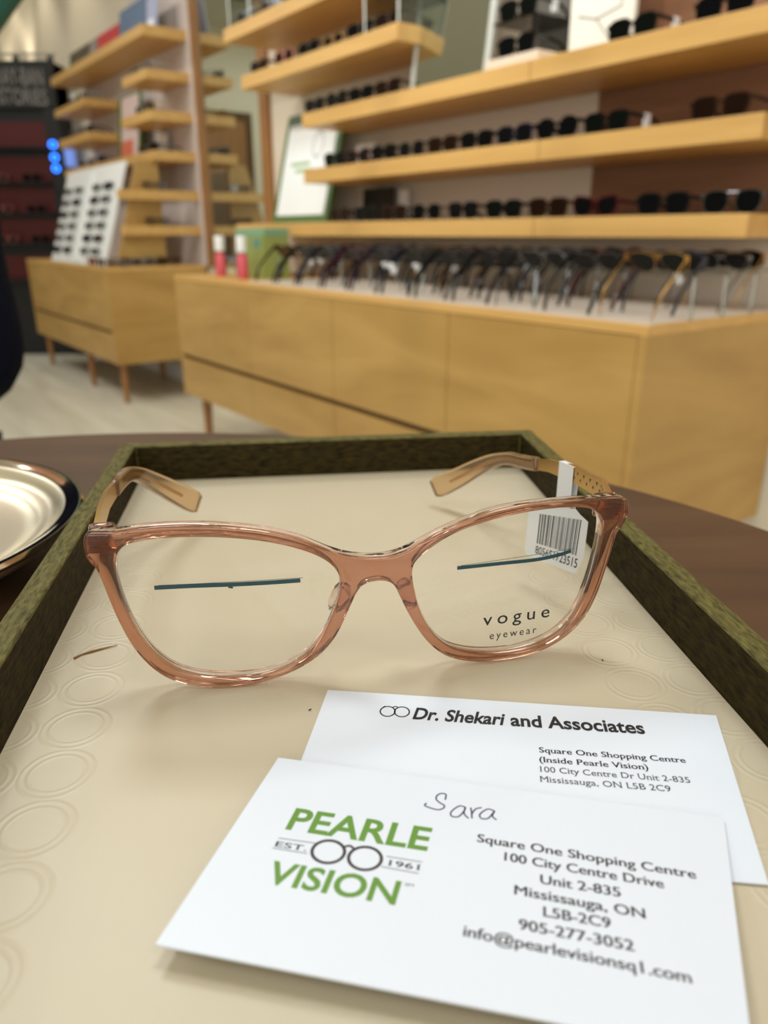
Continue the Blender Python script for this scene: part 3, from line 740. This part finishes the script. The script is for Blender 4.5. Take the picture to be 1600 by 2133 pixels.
# ------------------------------------------------------------------ business cards
M['card'] = mat('white_card_stock', (236, 242, 252), 0.45)
M['card_green'] = mat('leaf_green_print', (104, 152, 52), 0.5)
M['card_grey'] = mat('grey_brown_print', (92, 84, 84), 0.5)
M['pen'] = mat('blue_pen_ink', (52, 48, 84), 0.5)
mm = 0.001
def card(label, corners, th):
    r = thing('business_card', label, 'card')
    vs_ = [(x*mm, y*mm, z) for z in (-th, 0) for x, y in corners]
    MB().add(vs_, [(3, 2, 1, 0), (4, 5, 6, 7), (0, 1, 5, 4), (1, 2, 6, 5), (2, 3, 7, 6), (3, 0, 4, 7)]).obj('card_stock', M['card'], r)
    return r
def ring(mb_, cx_, cy_, rx, ry, wd, z, n=40):
    for k in range(n):
        a, b_ = 2*PI*k/n, 2*PI*(k+1)/n
        mb_.add([((cx_+math.cos(t)*(rx+o_))*mm, (cy_+math.sin(t)*(ry+o_))*mm, z) for t, o_ in ((a, -wd/2), (b_, -wd/2), (b_, wd/2), (a, wd/2))], [(0, 1, 2, 3)])
def stroke(mb_, pts, wd, z):
    # flat inked line through pts (mm)
    P = [Vector((x, y, 0)) for x, y in pts]
    D = []
    for i in range(len(P)-1):                      # Catmull-Rom
        p0, p1, p2, p3 = P[max(i-1, 0)], P[i], P[i+1], P[min(i+2, len(P)-1)]
        for k in range(6):
            t = k/6
            D.append(0.5*((2*p1)+(p2-p0)*t+(2*p0-5*p1+4*p2-p3)*t*t+(3*p1-p0-3*p2+p3)*t**3))
    D.append(P[-1])
    vs_ = []
    for i, p in enumerate(D):
        t = (D[min(i+1, len(D)-1)]-D[max(i-1, 0)]).normalized(); n_ = Vector((-t.y, t.x, 0))*wd/2
        vs_ += [((p+n_).x*mm, (p+n_).y*mm, z), ((p-n_).x*mm, (p-n_).y*mm, z)]
    mb_.add(vs_, [(2*i, 2*i+1, 2*i+3, 2*i+2) for i in range(len(D)-1)])
ZT = 0.00004
def serif_line(par, body, x0, x1, y, h, m, bold=0.0):
    return lettering('address_text', body, x0*mm, x1*mm, y*mm, h*mm, m, par, ZT, serif=True, fat=0.00003 if bold > 0 else 0.0)
def ctext(par, name, body, x0, x1, y, h, m, **k):
    return lettering(name, body, x0*mm, x1*mm, y*mm, h*mm, m, par, ZT, **k)
c1 = card('white clinic card lying under the other card, nearer the eyeglasses', [(0, 0), (92.9, 0), (87.3, -49.6), (-1.7, -50)], 0.0003)
c1.location = (-0.01398, 0.15799, TF+0.0006); c1.rotation_euler = (0, 0, math.radians(-6.456))
mb = MB(); ring(mb, 15.75, -7.2, 1.75, 1.95, 0.32, ZT); ring(mb, 19.15, -7.0, 1.75, 1.95, 0.32, ZT)
stroke(mb, [(16.7, -5.6), (17.45, -5.05), (18.2, -5.5)], 0.3, ZT); stroke(mb, [(14.3, -6.1), (14.9, -5.2)], 0.3, ZT)
mb.obj('spectacles_logo', M['ink'], c1)
ctext(c1, 'heading_text', 'Dr. Shekari', 21.8, 43.4, -9.4, 4.3, M['ink'], bold=0.026, shear=0.22)
ctext(c1, 'heading_text', 'and Associates', 44.6, 74.9, -9.4, 4.3, M['ink'], bold=0.026, slope=0.012)
for body, x0, x1, y, b_ in (('Square One Shopping Centre', 50.4, 81.4, -18.3, 0.004), ('(Inside Pearle Vision)', 50.2, 72.9, -21.5, 0.004),
                            ('100 City Centre Dr Unit 2-835', 50.0, 80.7, -24.65, -0.006), ('Mississauga, ON L5B 2C9', 49.75, 76.1, -27.75, -0.006)):
    serif_line(c1, body, x0, x1, y, 1.75, M['ink'], b_)
c2 = card('white shop card with green lettering and a handwritten name, lying on top', [(0, 0), (90.2, 0), (83.3, -49.2), (-3.15, -48.8)], 0.0004)
c2.location = (-0.02277, 0.13169, TF+0.0012)
c2.rotation_euler = (Matrix.Rotation(math.radians(-11.37), 3, 'Z') @ Matrix.Rotation(-math.radians(3.15), 3, 'X')).to_euler()
ctext(c2, 'logo_text', 'PEARLE', 8.4, 35.5, -20.4, 5.7, M['card_green'], bold=0.022, shear=0.05)
ctext(c2, 'logo_text', 'VISION', 9.1, 32.1, -33.6, 4.9, M['card_green'], bold=0.022, shear=0.05)
mb = MB(); ring(mb, 17.87, -24.4, 2.95, 2.75, 0.62, ZT); ring(mb, 24.70, -24.6, 2.95, 2.75, 0.62, ZT)
stroke(mb, [(20.2, -22.9), (21.3, -22.2), (22.5, -23.0)], 0.5, ZT)
mb.obj('spectacles_logo', mat('dark_grey_print', (62, 54, 54), 0.5), c2)
serif_line(c2, 'EST.', 8.0, 13.9, -25.17, 1.3, M['card_grey'], 0.004)
serif_line(c2, '1961', 29.0, 34.7, -25.4, 1.3, M['card_grey'], 0.004)
mb = MB()
for a in ([(7.97, -23.05), (15.1, -22.9)], [(7.74, -25.66), (14.3, -25.65)], [(28.35, -23.36), (34.85, -23.4)], [(27.9, -25.95), (34.6, -26.15)]): stroke(mb, a, 0.14, ZT)
mb.obj('logo_rules', M['card_grey'], c2)
ctext(c2, 'logo_text', 'SM', 32.7, 34.2, -29.3, 0.6, M['card_grey'])
for body, x0, x1, y, sl_ in (('Square One Shopping Centre', 44.0, 82.0, -16.3, -.027), ('100 City Centre Drive', 49.15, 76.15, -19.95, -.028), ('Unit 2-835', 55.45, 68.7, -24.0, -.014),
                        ('Mississauga, ON', 51.15, 72.2, -27.3, -.033), ('L5B-2C9', 55.95, 66.5, -30.95, -.014), ('905-277-3052', 52.05, 69.7, -34.3, -.03), ('info@pearlevisionsq1.com', 43.5, 77.4, -37.45, -.04)):
    ctext(c2, 'address_text', body, x0, x1, y, 2.05, M['card_grey'], slope=sl_, fat=0.00007)
mb = MB()
for s_ in ([(36.85, -6.05), (36.78, -4.4), (35.8, -4.34), (35.11, -5.13), (35.08, -6.25), (35.84, -7.08), (36.81, -7.68), (36.85, -8.47), (35.94, -9.2), (34.5, -9.07), (33.13, -8.56), (33.37, -7.79)],
           [(40.91, -7.34), (39.73, -7.32), (38.46, -9.18), (38.6, -10.45), (39.92, -10.34), (40.89, -8.4), (40.97, -7.32), (40.92, -9.26), (41.9, -10.43)],
           [(42.02, -7.28), (42.33, -8.79), (42.52, -10.3)], [(42.36, -9.13), (42.98, -7.51), (44.15, -6.82)],
           [(46.63, -7.26), (45.28, -7.02), (43.95, -8.79), (44.32, -9.91), (45.62, -9.55), (46.69, -7.24), (46.32, -8.8), (47.17, -9.72)]): stroke(mb, s_, 0.3, ZT)
mb.obj('handwriting', M['pen'], c2)

# ------------------------------------------------------------------ the eyeglasses in the tray
OUTL = [(-66.9,39.95),(-66.47,42.26),(-65.52,42.95),(-63.1,42.77),(-60.33,42.7),(-56.18,43.46),(-50.13,44.05),(-42.07,44.05),(-33.99,43.41),(-25.86,42.06),(-17.61,39.79),(-13.74,37.46),(-9.23,35.17),(-5.21,33.79),(-0.84,33.21),(3.59,33.12),(7.45,34.08),(11.01,35.91),(15.7,38.55),(23.28,41.13),(30.83,43.45),(38.72,44.15),(46.79,44.18),(55.1,44.03),(60.59,43.63),(65.47,43.52),(67.07,43.1),(67.61,40.08),(67.36,37.65),(66.12,35.65),(64.69,34.07),(63.78,29.42),(62.63,23.49),(60.93,16.37),(58.42,10.39),(54.5,5.86),(47.96,2.0),(40.19,0.29),(31.25,0.35),(25.33,1.17),(19.48,3.18),(15.52,6.46),(12.06,10.95),(8.66,17.28),(6.65,22.26),(5.72,24.34),(4.81,25.91),(3.6,26.76),(1.21,27.23),(-1.47,26.93),(-3.26,25.95),(-4.32,24.56),(-5.69,21.38),(-7.24,17.85),(-8.81,14.28),(-10.75,10.91),(-14.09,7.35),(-19.02,4.02),(-25.86,1.42),(-32.67,0.09),(-39.37,0.01),(-45.88,1.0),(-50.49,2.86),(-54.16,5.62),(-57.57,10.14),(-59.94,15.24),(-61.75,21.18),(-63.08,26.96),(-64.11,31.68),(-64.68,34.03),(-65.93,35.16),(-66.87,37.01)]
LH = [(-59.54,37.98),(-57.85,39.77),(-54.54,40.51),(-50.43,41.13),(-44.37,41.27),(-38.26,41.02),(-32.16,40.42),(-26.01,39.38),(-19.84,37.65),(-14.83,35.62),(-11.85,33.78),(-9.66,31.67),(-8.49,29.55),(-8.16,27.14),(-8.61,23.6),(-10.18,19.37),(-12.08,14.98),(-13.71,12.0),(-16.97,7.6),(-22.08,4.38),(-28.02,2.75),(-34.76,2.46),(-41.37,3.11),(-46.54,4.54),(-50.7,6.85),(-53.82,10.33),(-56.37,14.74),(-58.37,19.8),(-59.82,25.15),(-60.46,30.4),(-60.54,34.58)]
RH = [(9.35,30.03),(9.65,25.95),(10.85,19.98),(13.06,14.44),(15.95,9.8),(19.79,6.06),(25.12,4.08),(31.61,2.77),(38.17,2.57),(44.77,3.53),(50.18,5.68),(54.16,9.64),(56.78,14.91),(58.59,21.5),(59.73,28.04),(60.24,33.98),(60.2,38.0),(57.9,40.78),(55.05,41.98),(48.57,42.67),(40.0,42.39),(31.81,41.47),(23.71,39.65),(18.4,37.57),(13.74,34.66),(10.65,32.11)]
def smooth_loop(P, n=5):
    P = [Vector((x, y, 0)) for x, y in P]; m_ = len(P); out = []
    Q = [(P[i-1]+P[i]*4+P[(i+1) % m_])/6 for i in range(m_)]
    for i in range(m_):
        p0, p1, p2, p3 = Q[i-1], Q[i], Q[(i+1) % m_], Q[(i+2) % m_]
        for k in range(n):
            t = k/n
            v = 0.5*((2*p1)+(p2-p0)*t+(2*p0-5*p1+4*p2-p3)*t*t+(3*p1-p0-3*p2+p3)*t**3)
            out.append((v.x*mm, v.y*mm))
    return out
OUTS, LHS, RHS = smooth_loop(OUTL, 4), smooth_loop(LH, 4), smooth_loop(RH, 4)
SAG = 0.9
def inset(loop, d):
    n = len(loop); out = []
    c = sum((Vector(p) for p in loop), Vector((0, 0)))/n
    for i in range(n):
        a, b_ = Vector(loop[i-1]), Vector(loop[(i+1) % n]); t = (b_-a).normalized(); nn_ = Vector((-t.y, t.x))
        if nn_.dot(Vector(loop[i])-c) < 0: nn_ = -nn_
        out.append(tuple(Vector(loop[i])-nn_*d))
    return out
def plate(name, loops, y0, y1, bev, m, parent, smooth=0.7):
    cu = bpy.data.curves.new('plate', 'CURVE'); cu.dimensions = '2D'; cu.fill_mode = 'BOTH'
    for lp in loops:
        s_ = cu.splines.new('POLY'); s_.points.add(len(lp)-1)
        for p_, q in zip(s_.points, lp): p_.co = (q[0]*100, q[1]*100, 0, 1)      # centimetre scale keeps the fill exact
        s_.use_cyclic_u = True
    hb = (y1-y0)/2
    cu.extrude = (hb-bev)*100; cu.bevel_depth = bev*100; cu.bevel_resolution = 3; cu.offset = -bev*100
    ob = bpy.data.objects.new('plate', cu); COL.objects.link(ob)
    me = bpy.data.meshes.new_from_object(ob.evaluated_get(bpy.context.evaluated_depsgraph_get()))
    bpy.data.objects.remove(ob); bpy.data.curves.remove(cu)
    me.name = name
    for v in me.vertices:
        x, z, dz = v.co.x/100, v.co.y/100, v.co.z/100
        v.co = (x, (y0+y1)/2-dz+SAG*x*x, z)
    bm = bmesh.new(); bm.from_mesh(me)
    bmesh.ops.remove_doubles(bm, verts=bm.verts, dist=1e-6)
    bmesh.ops.recalc_face_normals(bm, faces=bm.faces); bm.to_mesh(me); bm.free()
    me.materials.clear(); me.materials.append(m)
    me.polygons.foreach_set('use_smooth', [True]*len(me.polygons)); me.set_sharp_from_angle(angle=smooth)
    return link(name, me, parent)
M['rose'] = mat('rose_brown_acetate', (214, 166, 138), 0.05, trans=0.94, ior=1.46)
M['rose_rear'] = mat('clear_blush_acetate', (246, 232, 226), 0.05, trans=1.0, ior=1.46)
M['honey'] = mat('honey_acetate', (236, 206, 166), 0.08, trans=0.9, ior=1.46)
M['copper'] = mat('copper_hinge', (112, 56, 34), 0.3, metal=1.0)
M['gold_temple'] = mat('pale_gold_metal', (216, 176, 108), 0.3, metal=1.0)
M['pen_mark'] = mat('teal_marker', (26, 60, 64), 0.6)
GE = math.atan2(0.173, 0.985)
gl = thing('eyeglasses', 'rose brown translucent eyeglasses with gold temples standing in the tray', 'eyeglasses', (-0.00236, 0.16450, TF+0.0001), GE)
Gi = (Matrix.Translation((-0.00236, 0.16450, TF)) @ Matrix.Rotation(GE, 4, 'Z')).inverted()
plate('front_rim', [OUTS, LHS, RHS], 0.0, 0.0019, 0.00055, M['rose'], gl)
plate('rear_rim', [inset(OUTS, 0.0001), inset(LHS, -0.0002), inset(RHS, -0.0002)], 0.00192, 0.0046, 0.0006, M['rose_rear'], gl)
for lp in (LHS, RHS):
    plate('lens', [inset(lp, 0.00015)], 0.0012, 0.0018, 0.0001, M['lens_clear_main'], gl)
def bend(o, y):
    for v in o.data.vertices: v.co.y = y+SAG*v.co.x**2
    return o
YL = 0.00115
bend(lettering('lens_print', 'vogue', .02891, .04764, .01106, .0023, M['ink'], gl, YL, bold=0.004, spacing=1.45, upright=True, ref=XH, slope=0.012), YL)
bend(lettering('lens_print', 'eyewear', .03099, .04423, .00678, .00140, M['ink'], gl, YL, bold=0.002, spacing=1.4, upright=True, ref=XH, slope=0.01), YL)
def marker(pts, wd, knob):
    mb_ = MB(); stroke(mb_, pts, wd, 0)
    stroke(mb_, [(knob[0]-0.6, knob[1]-0.3), (knob[0]+0.5, knob[1]-0.55)], 0.5, 0)
    stroke(mb_, [(pts[0][0]+1, pts[0][1]+wd*0.55), (pts[-1][0]+0.6, pts[-1][1]+wd*0.6)], 0.12, 0)
    me = mb_.mesh('marker_line', M['pen_mark'])
    for v in me.vertices: v.co = (v.co.x, YL+SAG*v.co.x**2, v.co.y)
    return link('marker_line', me, gl)
marker([(-52.3, 28.2), (-43.56, 28.31), (-33.43, 28.2), (-25.46, 28.2), (-17.9, 28.3)], 1.1, (-34.5, 27.9))
marker([(21.3, 28.4), (33.08, 28.5), (42.43, 28.5), (48.7, 29.1), (52.3, 29.9)], 1.0, (33.5, 29.1))
for sg, xo in ((-1, -66.9), (1, 67.4)):
    x0, x1 = sorted((xo*mm, (xo-sg*6.2)*mm))
    MB().box((x0, 0.0106, 0.0358), (x1, 0.0128, 0.0424)).obj('endpiece', M['rose'], gl, smooth=0.6, bevel=0.0008)
    mb = MB()
    for z0 in (0.0366, 0.0385, 0.0404): mb.box((x0+0.0010, 0.0087, z0), (x1-0.0012, 0.0104, z0+0.0014))
    mb.box((x0+0.0026, 0.0089, 0.0366), (x0+0.0036, 0.0105, 0.0418))
    mb.obj('hinge', M['copper'], gl, bevel=0.0002)
    p0 = (sg*0.0045, 0.0046, 0.0235)
    o = MB().lathe([(0.0002, -0.0052), (0.0012, -0.0046), (0.0021, -0.002), (0.0021, 0.002), (0.0012, 0.0046), (0.0002, 0.0052)], 16).obj('nose_pad', M['rose_rear'], gl, smooth=0.9)
    o.location = (sg*0.0086+0.0004, 0.0052, 0.0215); o.rotation_euler = (0.25, -sg*0.38, 0)
def gpt(x, y, z): v = Gi @ Vector((x*.985, y*.985, TF)); return Vector((v.x, v.y, 0.0016+.985*z))
for sg in (-1, 1):
    if sg < 0:
        pl_ = [Vector((-.0652, .0122, .0392)), gpt(-.0725, .178, .0388), gpt(-.0775, .196, .0372), gpt(-.0812, .214, .0350)]
        sl_ = [gpt(-.0806, .211, .0354), gpt(-.0822, .220, .0346), gpt(-.0841, .234, .0326), gpt(-.0848, .246, .0285), gpt(-.0832, .257, .0222), gpt(-.0795, .267, .0150), gpt(-.0742, .2785, .0062)]
    else:
        pl_ = [Vector((.0658, .0122, .0392)), gpt(.0620, .200, .0392), gpt(.0582, .218, .0380), gpt(.0548, .236, .0350), gpt(.0525, .248, .0318)]
        sl_ = [gpt(.0530, .2455, .0326), gpt(.0505, .256, .0302), gpt(.0468, .268, .0280), gpt(.0425, .277, .0245), gpt(.0370, .285, .0190), gpt(.0300, .291, .0128), gpt(.0212, .2985, .0058)]
    tp = link('temple', None, gl)
    me = MB().bar(pl_, 0.00055, [0.0030, 0.0029, 0.0026, 0.0021, 0.0018][:len(pl_)]).mesh('temple_bar', M['gold_temple'], 0.5)
    link('temple_bar', me, tp)
    def dense(P, n=4):
        out = []
        for i in range(len(P)-1):
            p0, p1, p2, p3 = P[max(i-1, 0)], P[i], P[i+1], P[min(i+2, len(P)-1)]
            for k in range(n):
                t = k/n; out.append(0.5*((2*p1)+(p2-p0)*t+(2*p0-5*p1+4*p2-p3)*t*t+(3*p1-p0-3*p2+p3)*t**3))
        return out+[P[-1]]
    SLv = dense(sl_); n_ = len(SLv)
    hw = [0.0013+0.0003*i/n_ for i in range(n_)]; hh = [0.0024 if i < n_*0.4 else 0.0024+0.0026*((i/n_-0.4)/0.6)**1.1 for i in range(n_)]
    hh[-1] *= 0.7; hh[-2] *= 0.93
    me = MB().bar(SLv, hw, hh).mesh('temple_tip', M['honey'], 0.9, bevel=0)
    o = link('temple_tip', me, tp); o['label'] = 'honey coloured translucent temple tip'
    bv = o.modifiers.new('round_edges', 'BEVEL'); bv.width = 0.0007; bv.segments = 3; bv.limit_method = 'ANGLE'; bv.angle_limit = 0.8
    me = MB().bar([p_-Vector((0, 0, 0)) for p_ in SLv[1:-3]], 0.0005, 0.0006).mesh('core_wire', M['gold_temple'], 0.5); link('core_wire', me, tp)
    if sg > 0:                                     # punched pattern along the gold bar
        mb = MB()
        for k in range(9):
            for q in range(2):
                t = 0.12+0.055*k+0.027*q
                i = min(int(t*4), 3); p_ = pl_[i].lerp(pl_[i+1], t*4-i); d_v = (pl_[i+1]-pl_[i]).normalized(); sd = d_v.cross(Vector((0, 0, 1))).normalized()
                for side in (-1, 1):
                    b0 = p_+sd*side*0.00058+Vector((0, 0, 0.0012-0.0017*q))
                    mb.add([b0+d_v*0.0005, b0-d_v*0.0005, b0+Vector((0, 0, -0.0011))], [(0, 1, 2)])
        link('punched_pattern', mb.mesh('punched_pattern', mat('pattern_shadow_brown', (92, 62, 30), 0.5)), tp)
# paper price tag folded round the right temple
tg = link('barcode_tag', None, gl); tg['label'] = 'white barcode tag hanging from the right temple'
q = [gpt(.0468, .2255, .0245), gpt(.0603, .2045, .0300), gpt(.0592, .2045, .0098), gpt(.0464, .2255, .0078)]      # top-left, top-right, bottom-right, bottom-left
ux, uy = (q[1]-q[0]+q[2]-q[3])/2, (q[3]-q[0]+q[2]-q[1])/2
def tagp(u, v, d=0): 
    p_ = (q[0]*(1-u)+q[1]*u)*(1-v)+(q[3]*(1-u)+q[2]*u)*v
    return p_+nt_*d
nt_ = ux.cross(uy).normalized()
if nt_.y > 0: nt_ = -nt_
shape = [(0, .06), (.05, 0), (.78, -.04), (.86, .04), (1, .14), (1.02, .7), (.93, 1.0), (.5, 1.0), (.06, 1.0), (0, .92)]
vs_ = [tagp(u, v, d) for d in (0, -0.00015) for u, v in shape]; n_ = len(shape)
me = MB().add(vs_, [tuple(range(n_)), tuple(range(2*n_-1, n_-1, -1))]+[(k, (k+1) % n_, n_+(k+1) % n_, n_+k) for k in range(n_)]).mesh('tag_paper', M['tag']); link('tag_paper', me, tg)
mb = MB(); random.seed(11); u = 0.21
while u < 0.90:
    wd = random.choice([.008, .008, .015, .022]); vb = 0.70+0.0*u
    mb.add([tagp(u, .12, .00006), tagp(u+wd, .12, .00006), tagp(u+wd, vb, .00006), tagp(u, vb, .00006)], [(0, 1, 2, 3)]); u += wd+random.choice([.008, .013, .02])
link('barcode', mb.mesh('barcode', M['ink']), tg)
me = text_mesh('805651723515', 0.004); xs = [v.co.x for v in me.vertices]; a, b_ = min(xs), max(xs)
for v in me.vertices: v.co = tagp(.20+.74*(v.co.x-a)/(b_-a), .90-.15*v.co.y/CAP, .00006)
me.materials.clear(); me.materials.append(M['ink']); link('tag_digits', me, tg)
ta, tb_ = gpt(.0585, .2168, .0), gpt(.0565, .2268, .0)
mb = MB()
for off in (Vector((-0.0009, 0, 0)), Vector((0.0009, 0, 0))):
    for z0, z1 in ((0.026, 0.0412),):
        mb.add([Vector((ta.x, ta.y, z0))+off, Vector((tb_.x, tb_.y, z0-.001))+off, Vector((tb_.x, tb_.y, z1-.001))+off, Vector((ta.x, ta.y, z1))+off,
                Vector((ta.x+.0001, ta.y, z0))+off, Vector((tb_.x+.0001, tb_.y, z0-.001))+off, Vector((tb_.x+.0001, tb_.y, z1-.001))+off, Vector((ta.x+.0001, ta.y, z1))+off],
               [(0, 1, 2, 3), (7, 6, 5, 4), (0, 4, 5, 1), (1, 5, 6, 2), (2, 6, 7, 3), (3, 7, 4, 0)])
mb.add([Vector((ta.x-.001, ta.y, .0412)), Vector((ta.x+.001, ta.y, .0412)), Vector((tb_.x+.001, tb_.y, .0402)), Vector((tb_.x-.001, tb_.y, .0402)),
        Vector((ta.x-.001, ta.y, .0414)), Vector((ta.x+.001, ta.y, .0414)), Vector((tb_.x+.001, tb_.y, .0404)), Vector((tb_.x-.001, tb_.y, .0404))],
       [(3, 2, 1, 0), (4, 5, 6, 7), (0, 1, 5, 4), (1, 2, 6, 5), (2, 3, 7, 6), (3, 0, 4, 7)])
link('tag_loop', mb.mesh('tag_loop', M['tag']), tg)

# ------------------------------------------------------------------ seated person at the left edge
def skin(name, V, Ed, Rd, m, parent, sub=2):
    me = bpy.data.meshes.new(name); me.from_pydata(V, Ed, []); me.materials.append(m)
    o = link(name, me, parent)
    md = o.modifiers.new('skin', 'SKIN'); md.use_smooth_shade = True
    if not me.skin_vertices: me.skin_vertices.new()
    for i, r_ in enumerate(Rd):
        me.skin_vertices[0].data[i].radius = r_ if isinstance(r_, tuple) else (r_, r_)
    me.skin_vertices[0].data[0].use_root = True
    sb = o.modifiers.new('sub', 'SUBSURF'); sb.levels = sub; sb.render_levels = sub
    return o
M['skin'] = mat('skin', (198, 150, 122), 0.5)
M['jacket'] = mat('navy_knit', (7, 10, 24), 0.95, spec=0.1)
M['trouser'] = mat('dark_trousers', (10, 10, 14), 0.9, spec=0.1)
M['hair'] = mat('dark_brown_hair', (38, 26, 20), 0.5)
M['shoe'] = mat('black_leather_shoe', (16, 15, 15), 0.4)
pe = thing('person', 'seated person in a dark navy jacket at the left edge, elbow out', 'person', (-0.668, 0.92, 0), 0)
# local axes: the person faces -y; +x is the side seen in the picture
V = [(0, .04, .54), (0, .05, .70), (0, .05, .86), (0, .04, .97), (0, .03, 1.05), (0, .02, 1.12), (0, .0, 1.19), (0, -.01, 1.28),
     (.15, .03, .98), (.155, .0, .84), (.205, -.05, .705), (.10, -.21, .70), (.04, -.26, .70),
     (-.15, .03, .98), (-.20, .0, .84), (-.22, -.05, .70), (-.11, -.20, .68), (-.05, -.26, .68),
     (.07, .02, .53), (.07, -.20, .53), (.06, -.38, .52), (.06, -.38, .28), (.06, -.36, .07), (.06, -.46, .035),
     (-.09, .02, .53), (-.15, -.20, .53), (-.20, -.38, .52), (-.20, -.38, .28), (-.20, -.36, .07), (-.20, -.46, .035)]
E_ = [(0,1),(1,2),(2,3),(3,4),(4,5),(5,6),(6,7),(3,8),(8,9),(9,10),(10,11),(11,12),(3,13),(13,14),(14,15),(15,16),(16,17),
      (0,18),(18,19),(19,20),(20,21),(21,22),(22,23),(0,24),(24,25),(25,26),(26,27),(27,28),(28,29)]
R_ = [(.13,.10),(.125,.09),(.14,.10),(.13,.09),.055,.05,(.072,.088),(.07,.085),
      .055,.045,.038,.030,.026,.055,.045,.038,.030,.026,.08,.075,.056,.052,.036,.028,.08,.075,.056,.052,.036,.028]
body = skin('body', V, E_, R_, M['skin'], pe)
# jacket: torso and sleeves
idx = [0,1,2,3,4,8,9,10,11,13,14,15,16]; mp_ = {j: i for i, j in enumerate(idx)}
jv = [V[j] for j in idx]; jv[4] = (0, .03, 1.04)
je = [(mp_[a], mp_[b]) for a, b in E_ if a in mp_ and b in mp_]
jr = [(.155,.12),(.15,.11),(.165,.12),(.155,.11),.062,.074,.064,.058,.042,.074,.064,.058,.042]
skin('jacket', jv, je, jr, M['jacket'], pe)
idx = [0,18,19,20,21,22,24,25,26,27,28]; mp_ = {j: i for i, j in enumerate(idx)}
te = [(mp_[a], mp_[b]) for a, b in E_ if a in mp_ and b in mp_]
skin('trousers', [V[j] for j in idx], te, [(.09,.085),.085,.085,.072,.068,.06,.085,.085,.072,.068,.06], M['trouser'], pe)
for sg in (-1, 1):
    skin('shoe', [(-.07+sg*.13, -.34, .045), (-.07+sg*.13, -.41, .042), (-.07+sg*.13, -.48, .035)], [(0,1),(1,2)], [.044, .042, .034], M['shoe'], pe)
    # hand: palm plus separate fingers, resting in the lap
    hx = .04 if sg > 0 else -.05; hz = .70 if sg > 0 else .68
    hv = [(hx, -.26, hz), (hx-sg*.02, -.29, hz-.004)]; he = [(0, 1)]; hr = [.022, (.034, .016)]
    for k in range(4):
        b0 = len(hv); fx = hx-sg*.02+(-.024+.016*k); ln = (.058, .066, .062, .048)[k if sg > 0 else 3-k]
        hv += [(fx, -.31, hz-.003), (fx, -.31-ln*.5, hz-.008), (fx, -.31-ln*.95, hz-.026)]; he += [(1, b0), (b0, b0+1), (b0+1, b0+2)]; hr += [.0095, .0085, .007]
    b0 = len(hv); hv += [(hx-sg*.055, -.285, hz+.004), (hx-sg*.070, -.315, hz)]; he += [(1, b0), (b0, b0+1)]; hr += [.011, .009]
    skin('hand', hv, he, hr, M['skin'], pe)
    # ears and eyes
    o = MB().lathe([(.001, -.003), (.014, -.002), (.016, .002), (.008, .004), (.001, .003)], 14).obj('ear', M['skin'], pe, smooth=1.0)
    o.location = (sg*.074, .005, 1.235); o.rotation_euler = (0, PI/2, 0); o.scale = (1.7, 1, 1)
    o = MB().lathe([(.001, -.011), (.008, -.008), (.011, 0), (.008, .008), (.001, .011)], 14).obj('eye', M['white'], pe, smooth=1.0); o.location = (sg*.031, -.078, 1.245)
    o = MB().lathe([(.0045, 0), (.0045, .0015)], 12).obj('iris', M['hair'], pe); o.location = (sg*.031, -.0895, 1.245); o.rotation_euler = (PI/2, 0, 0)
mb = MB(); mb.tube([(0, -.082, 1.255), (0, -.098, 1.225), (0, -.108, 1.208), (0, -.088, 1.198)], [.008, .010, .014, .010], 10); mb.obj('nose', M['skin'], pe, smooth=1.0)
mb = MB(); mb.tube([(-.024, -.083, 1.165), (0, -.092, 1.163), (.024, -.083, 1.165)], [.003, .007, .003], 8); mb.obj('mouth', mat('lips', (160, 92, 84), 0.5), pe, smooth=1.0)
hm = skin('hair', [(0, .03, 1.31), (0, .06, 1.26), (0, .065, 1.19), (0, .05, 1.12)], [(0,1),(1,2),(2,3)], [(.082,.075),(.082,.06),(.075,.05),(.06,.03)], M['hair'], pe)
st = thing('stool', 'dark stool carrying the seated person at the left edge', 'stool', (-0.66, 0.96, 0))
MB().lathe([(0.14, 0.385), (0.155, 0.392), (0.155, 0.41), (0.145, 0.417)], 40).obj('seat', M['dark'], st, smooth=0.6)
MB().lathe([(0.03, 0.02), (0.025, 0.04), (0.025, 0.384)], 20).obj('post', M['steel'], st, smooth=0.6)
MB().lathe([(0.20, 0), (0.20, 0.012), (0.04, 0.02)], 40).obj('foot', M['steel'], st, smooth=0.6)

# ------------------------------------------------------------------ prototypes are no longer needed
for r_ in EY.values():
    for ch in list(r_.children): bpy.data.objects.remove(ch)
    bpy.data.objects.remove(r_)
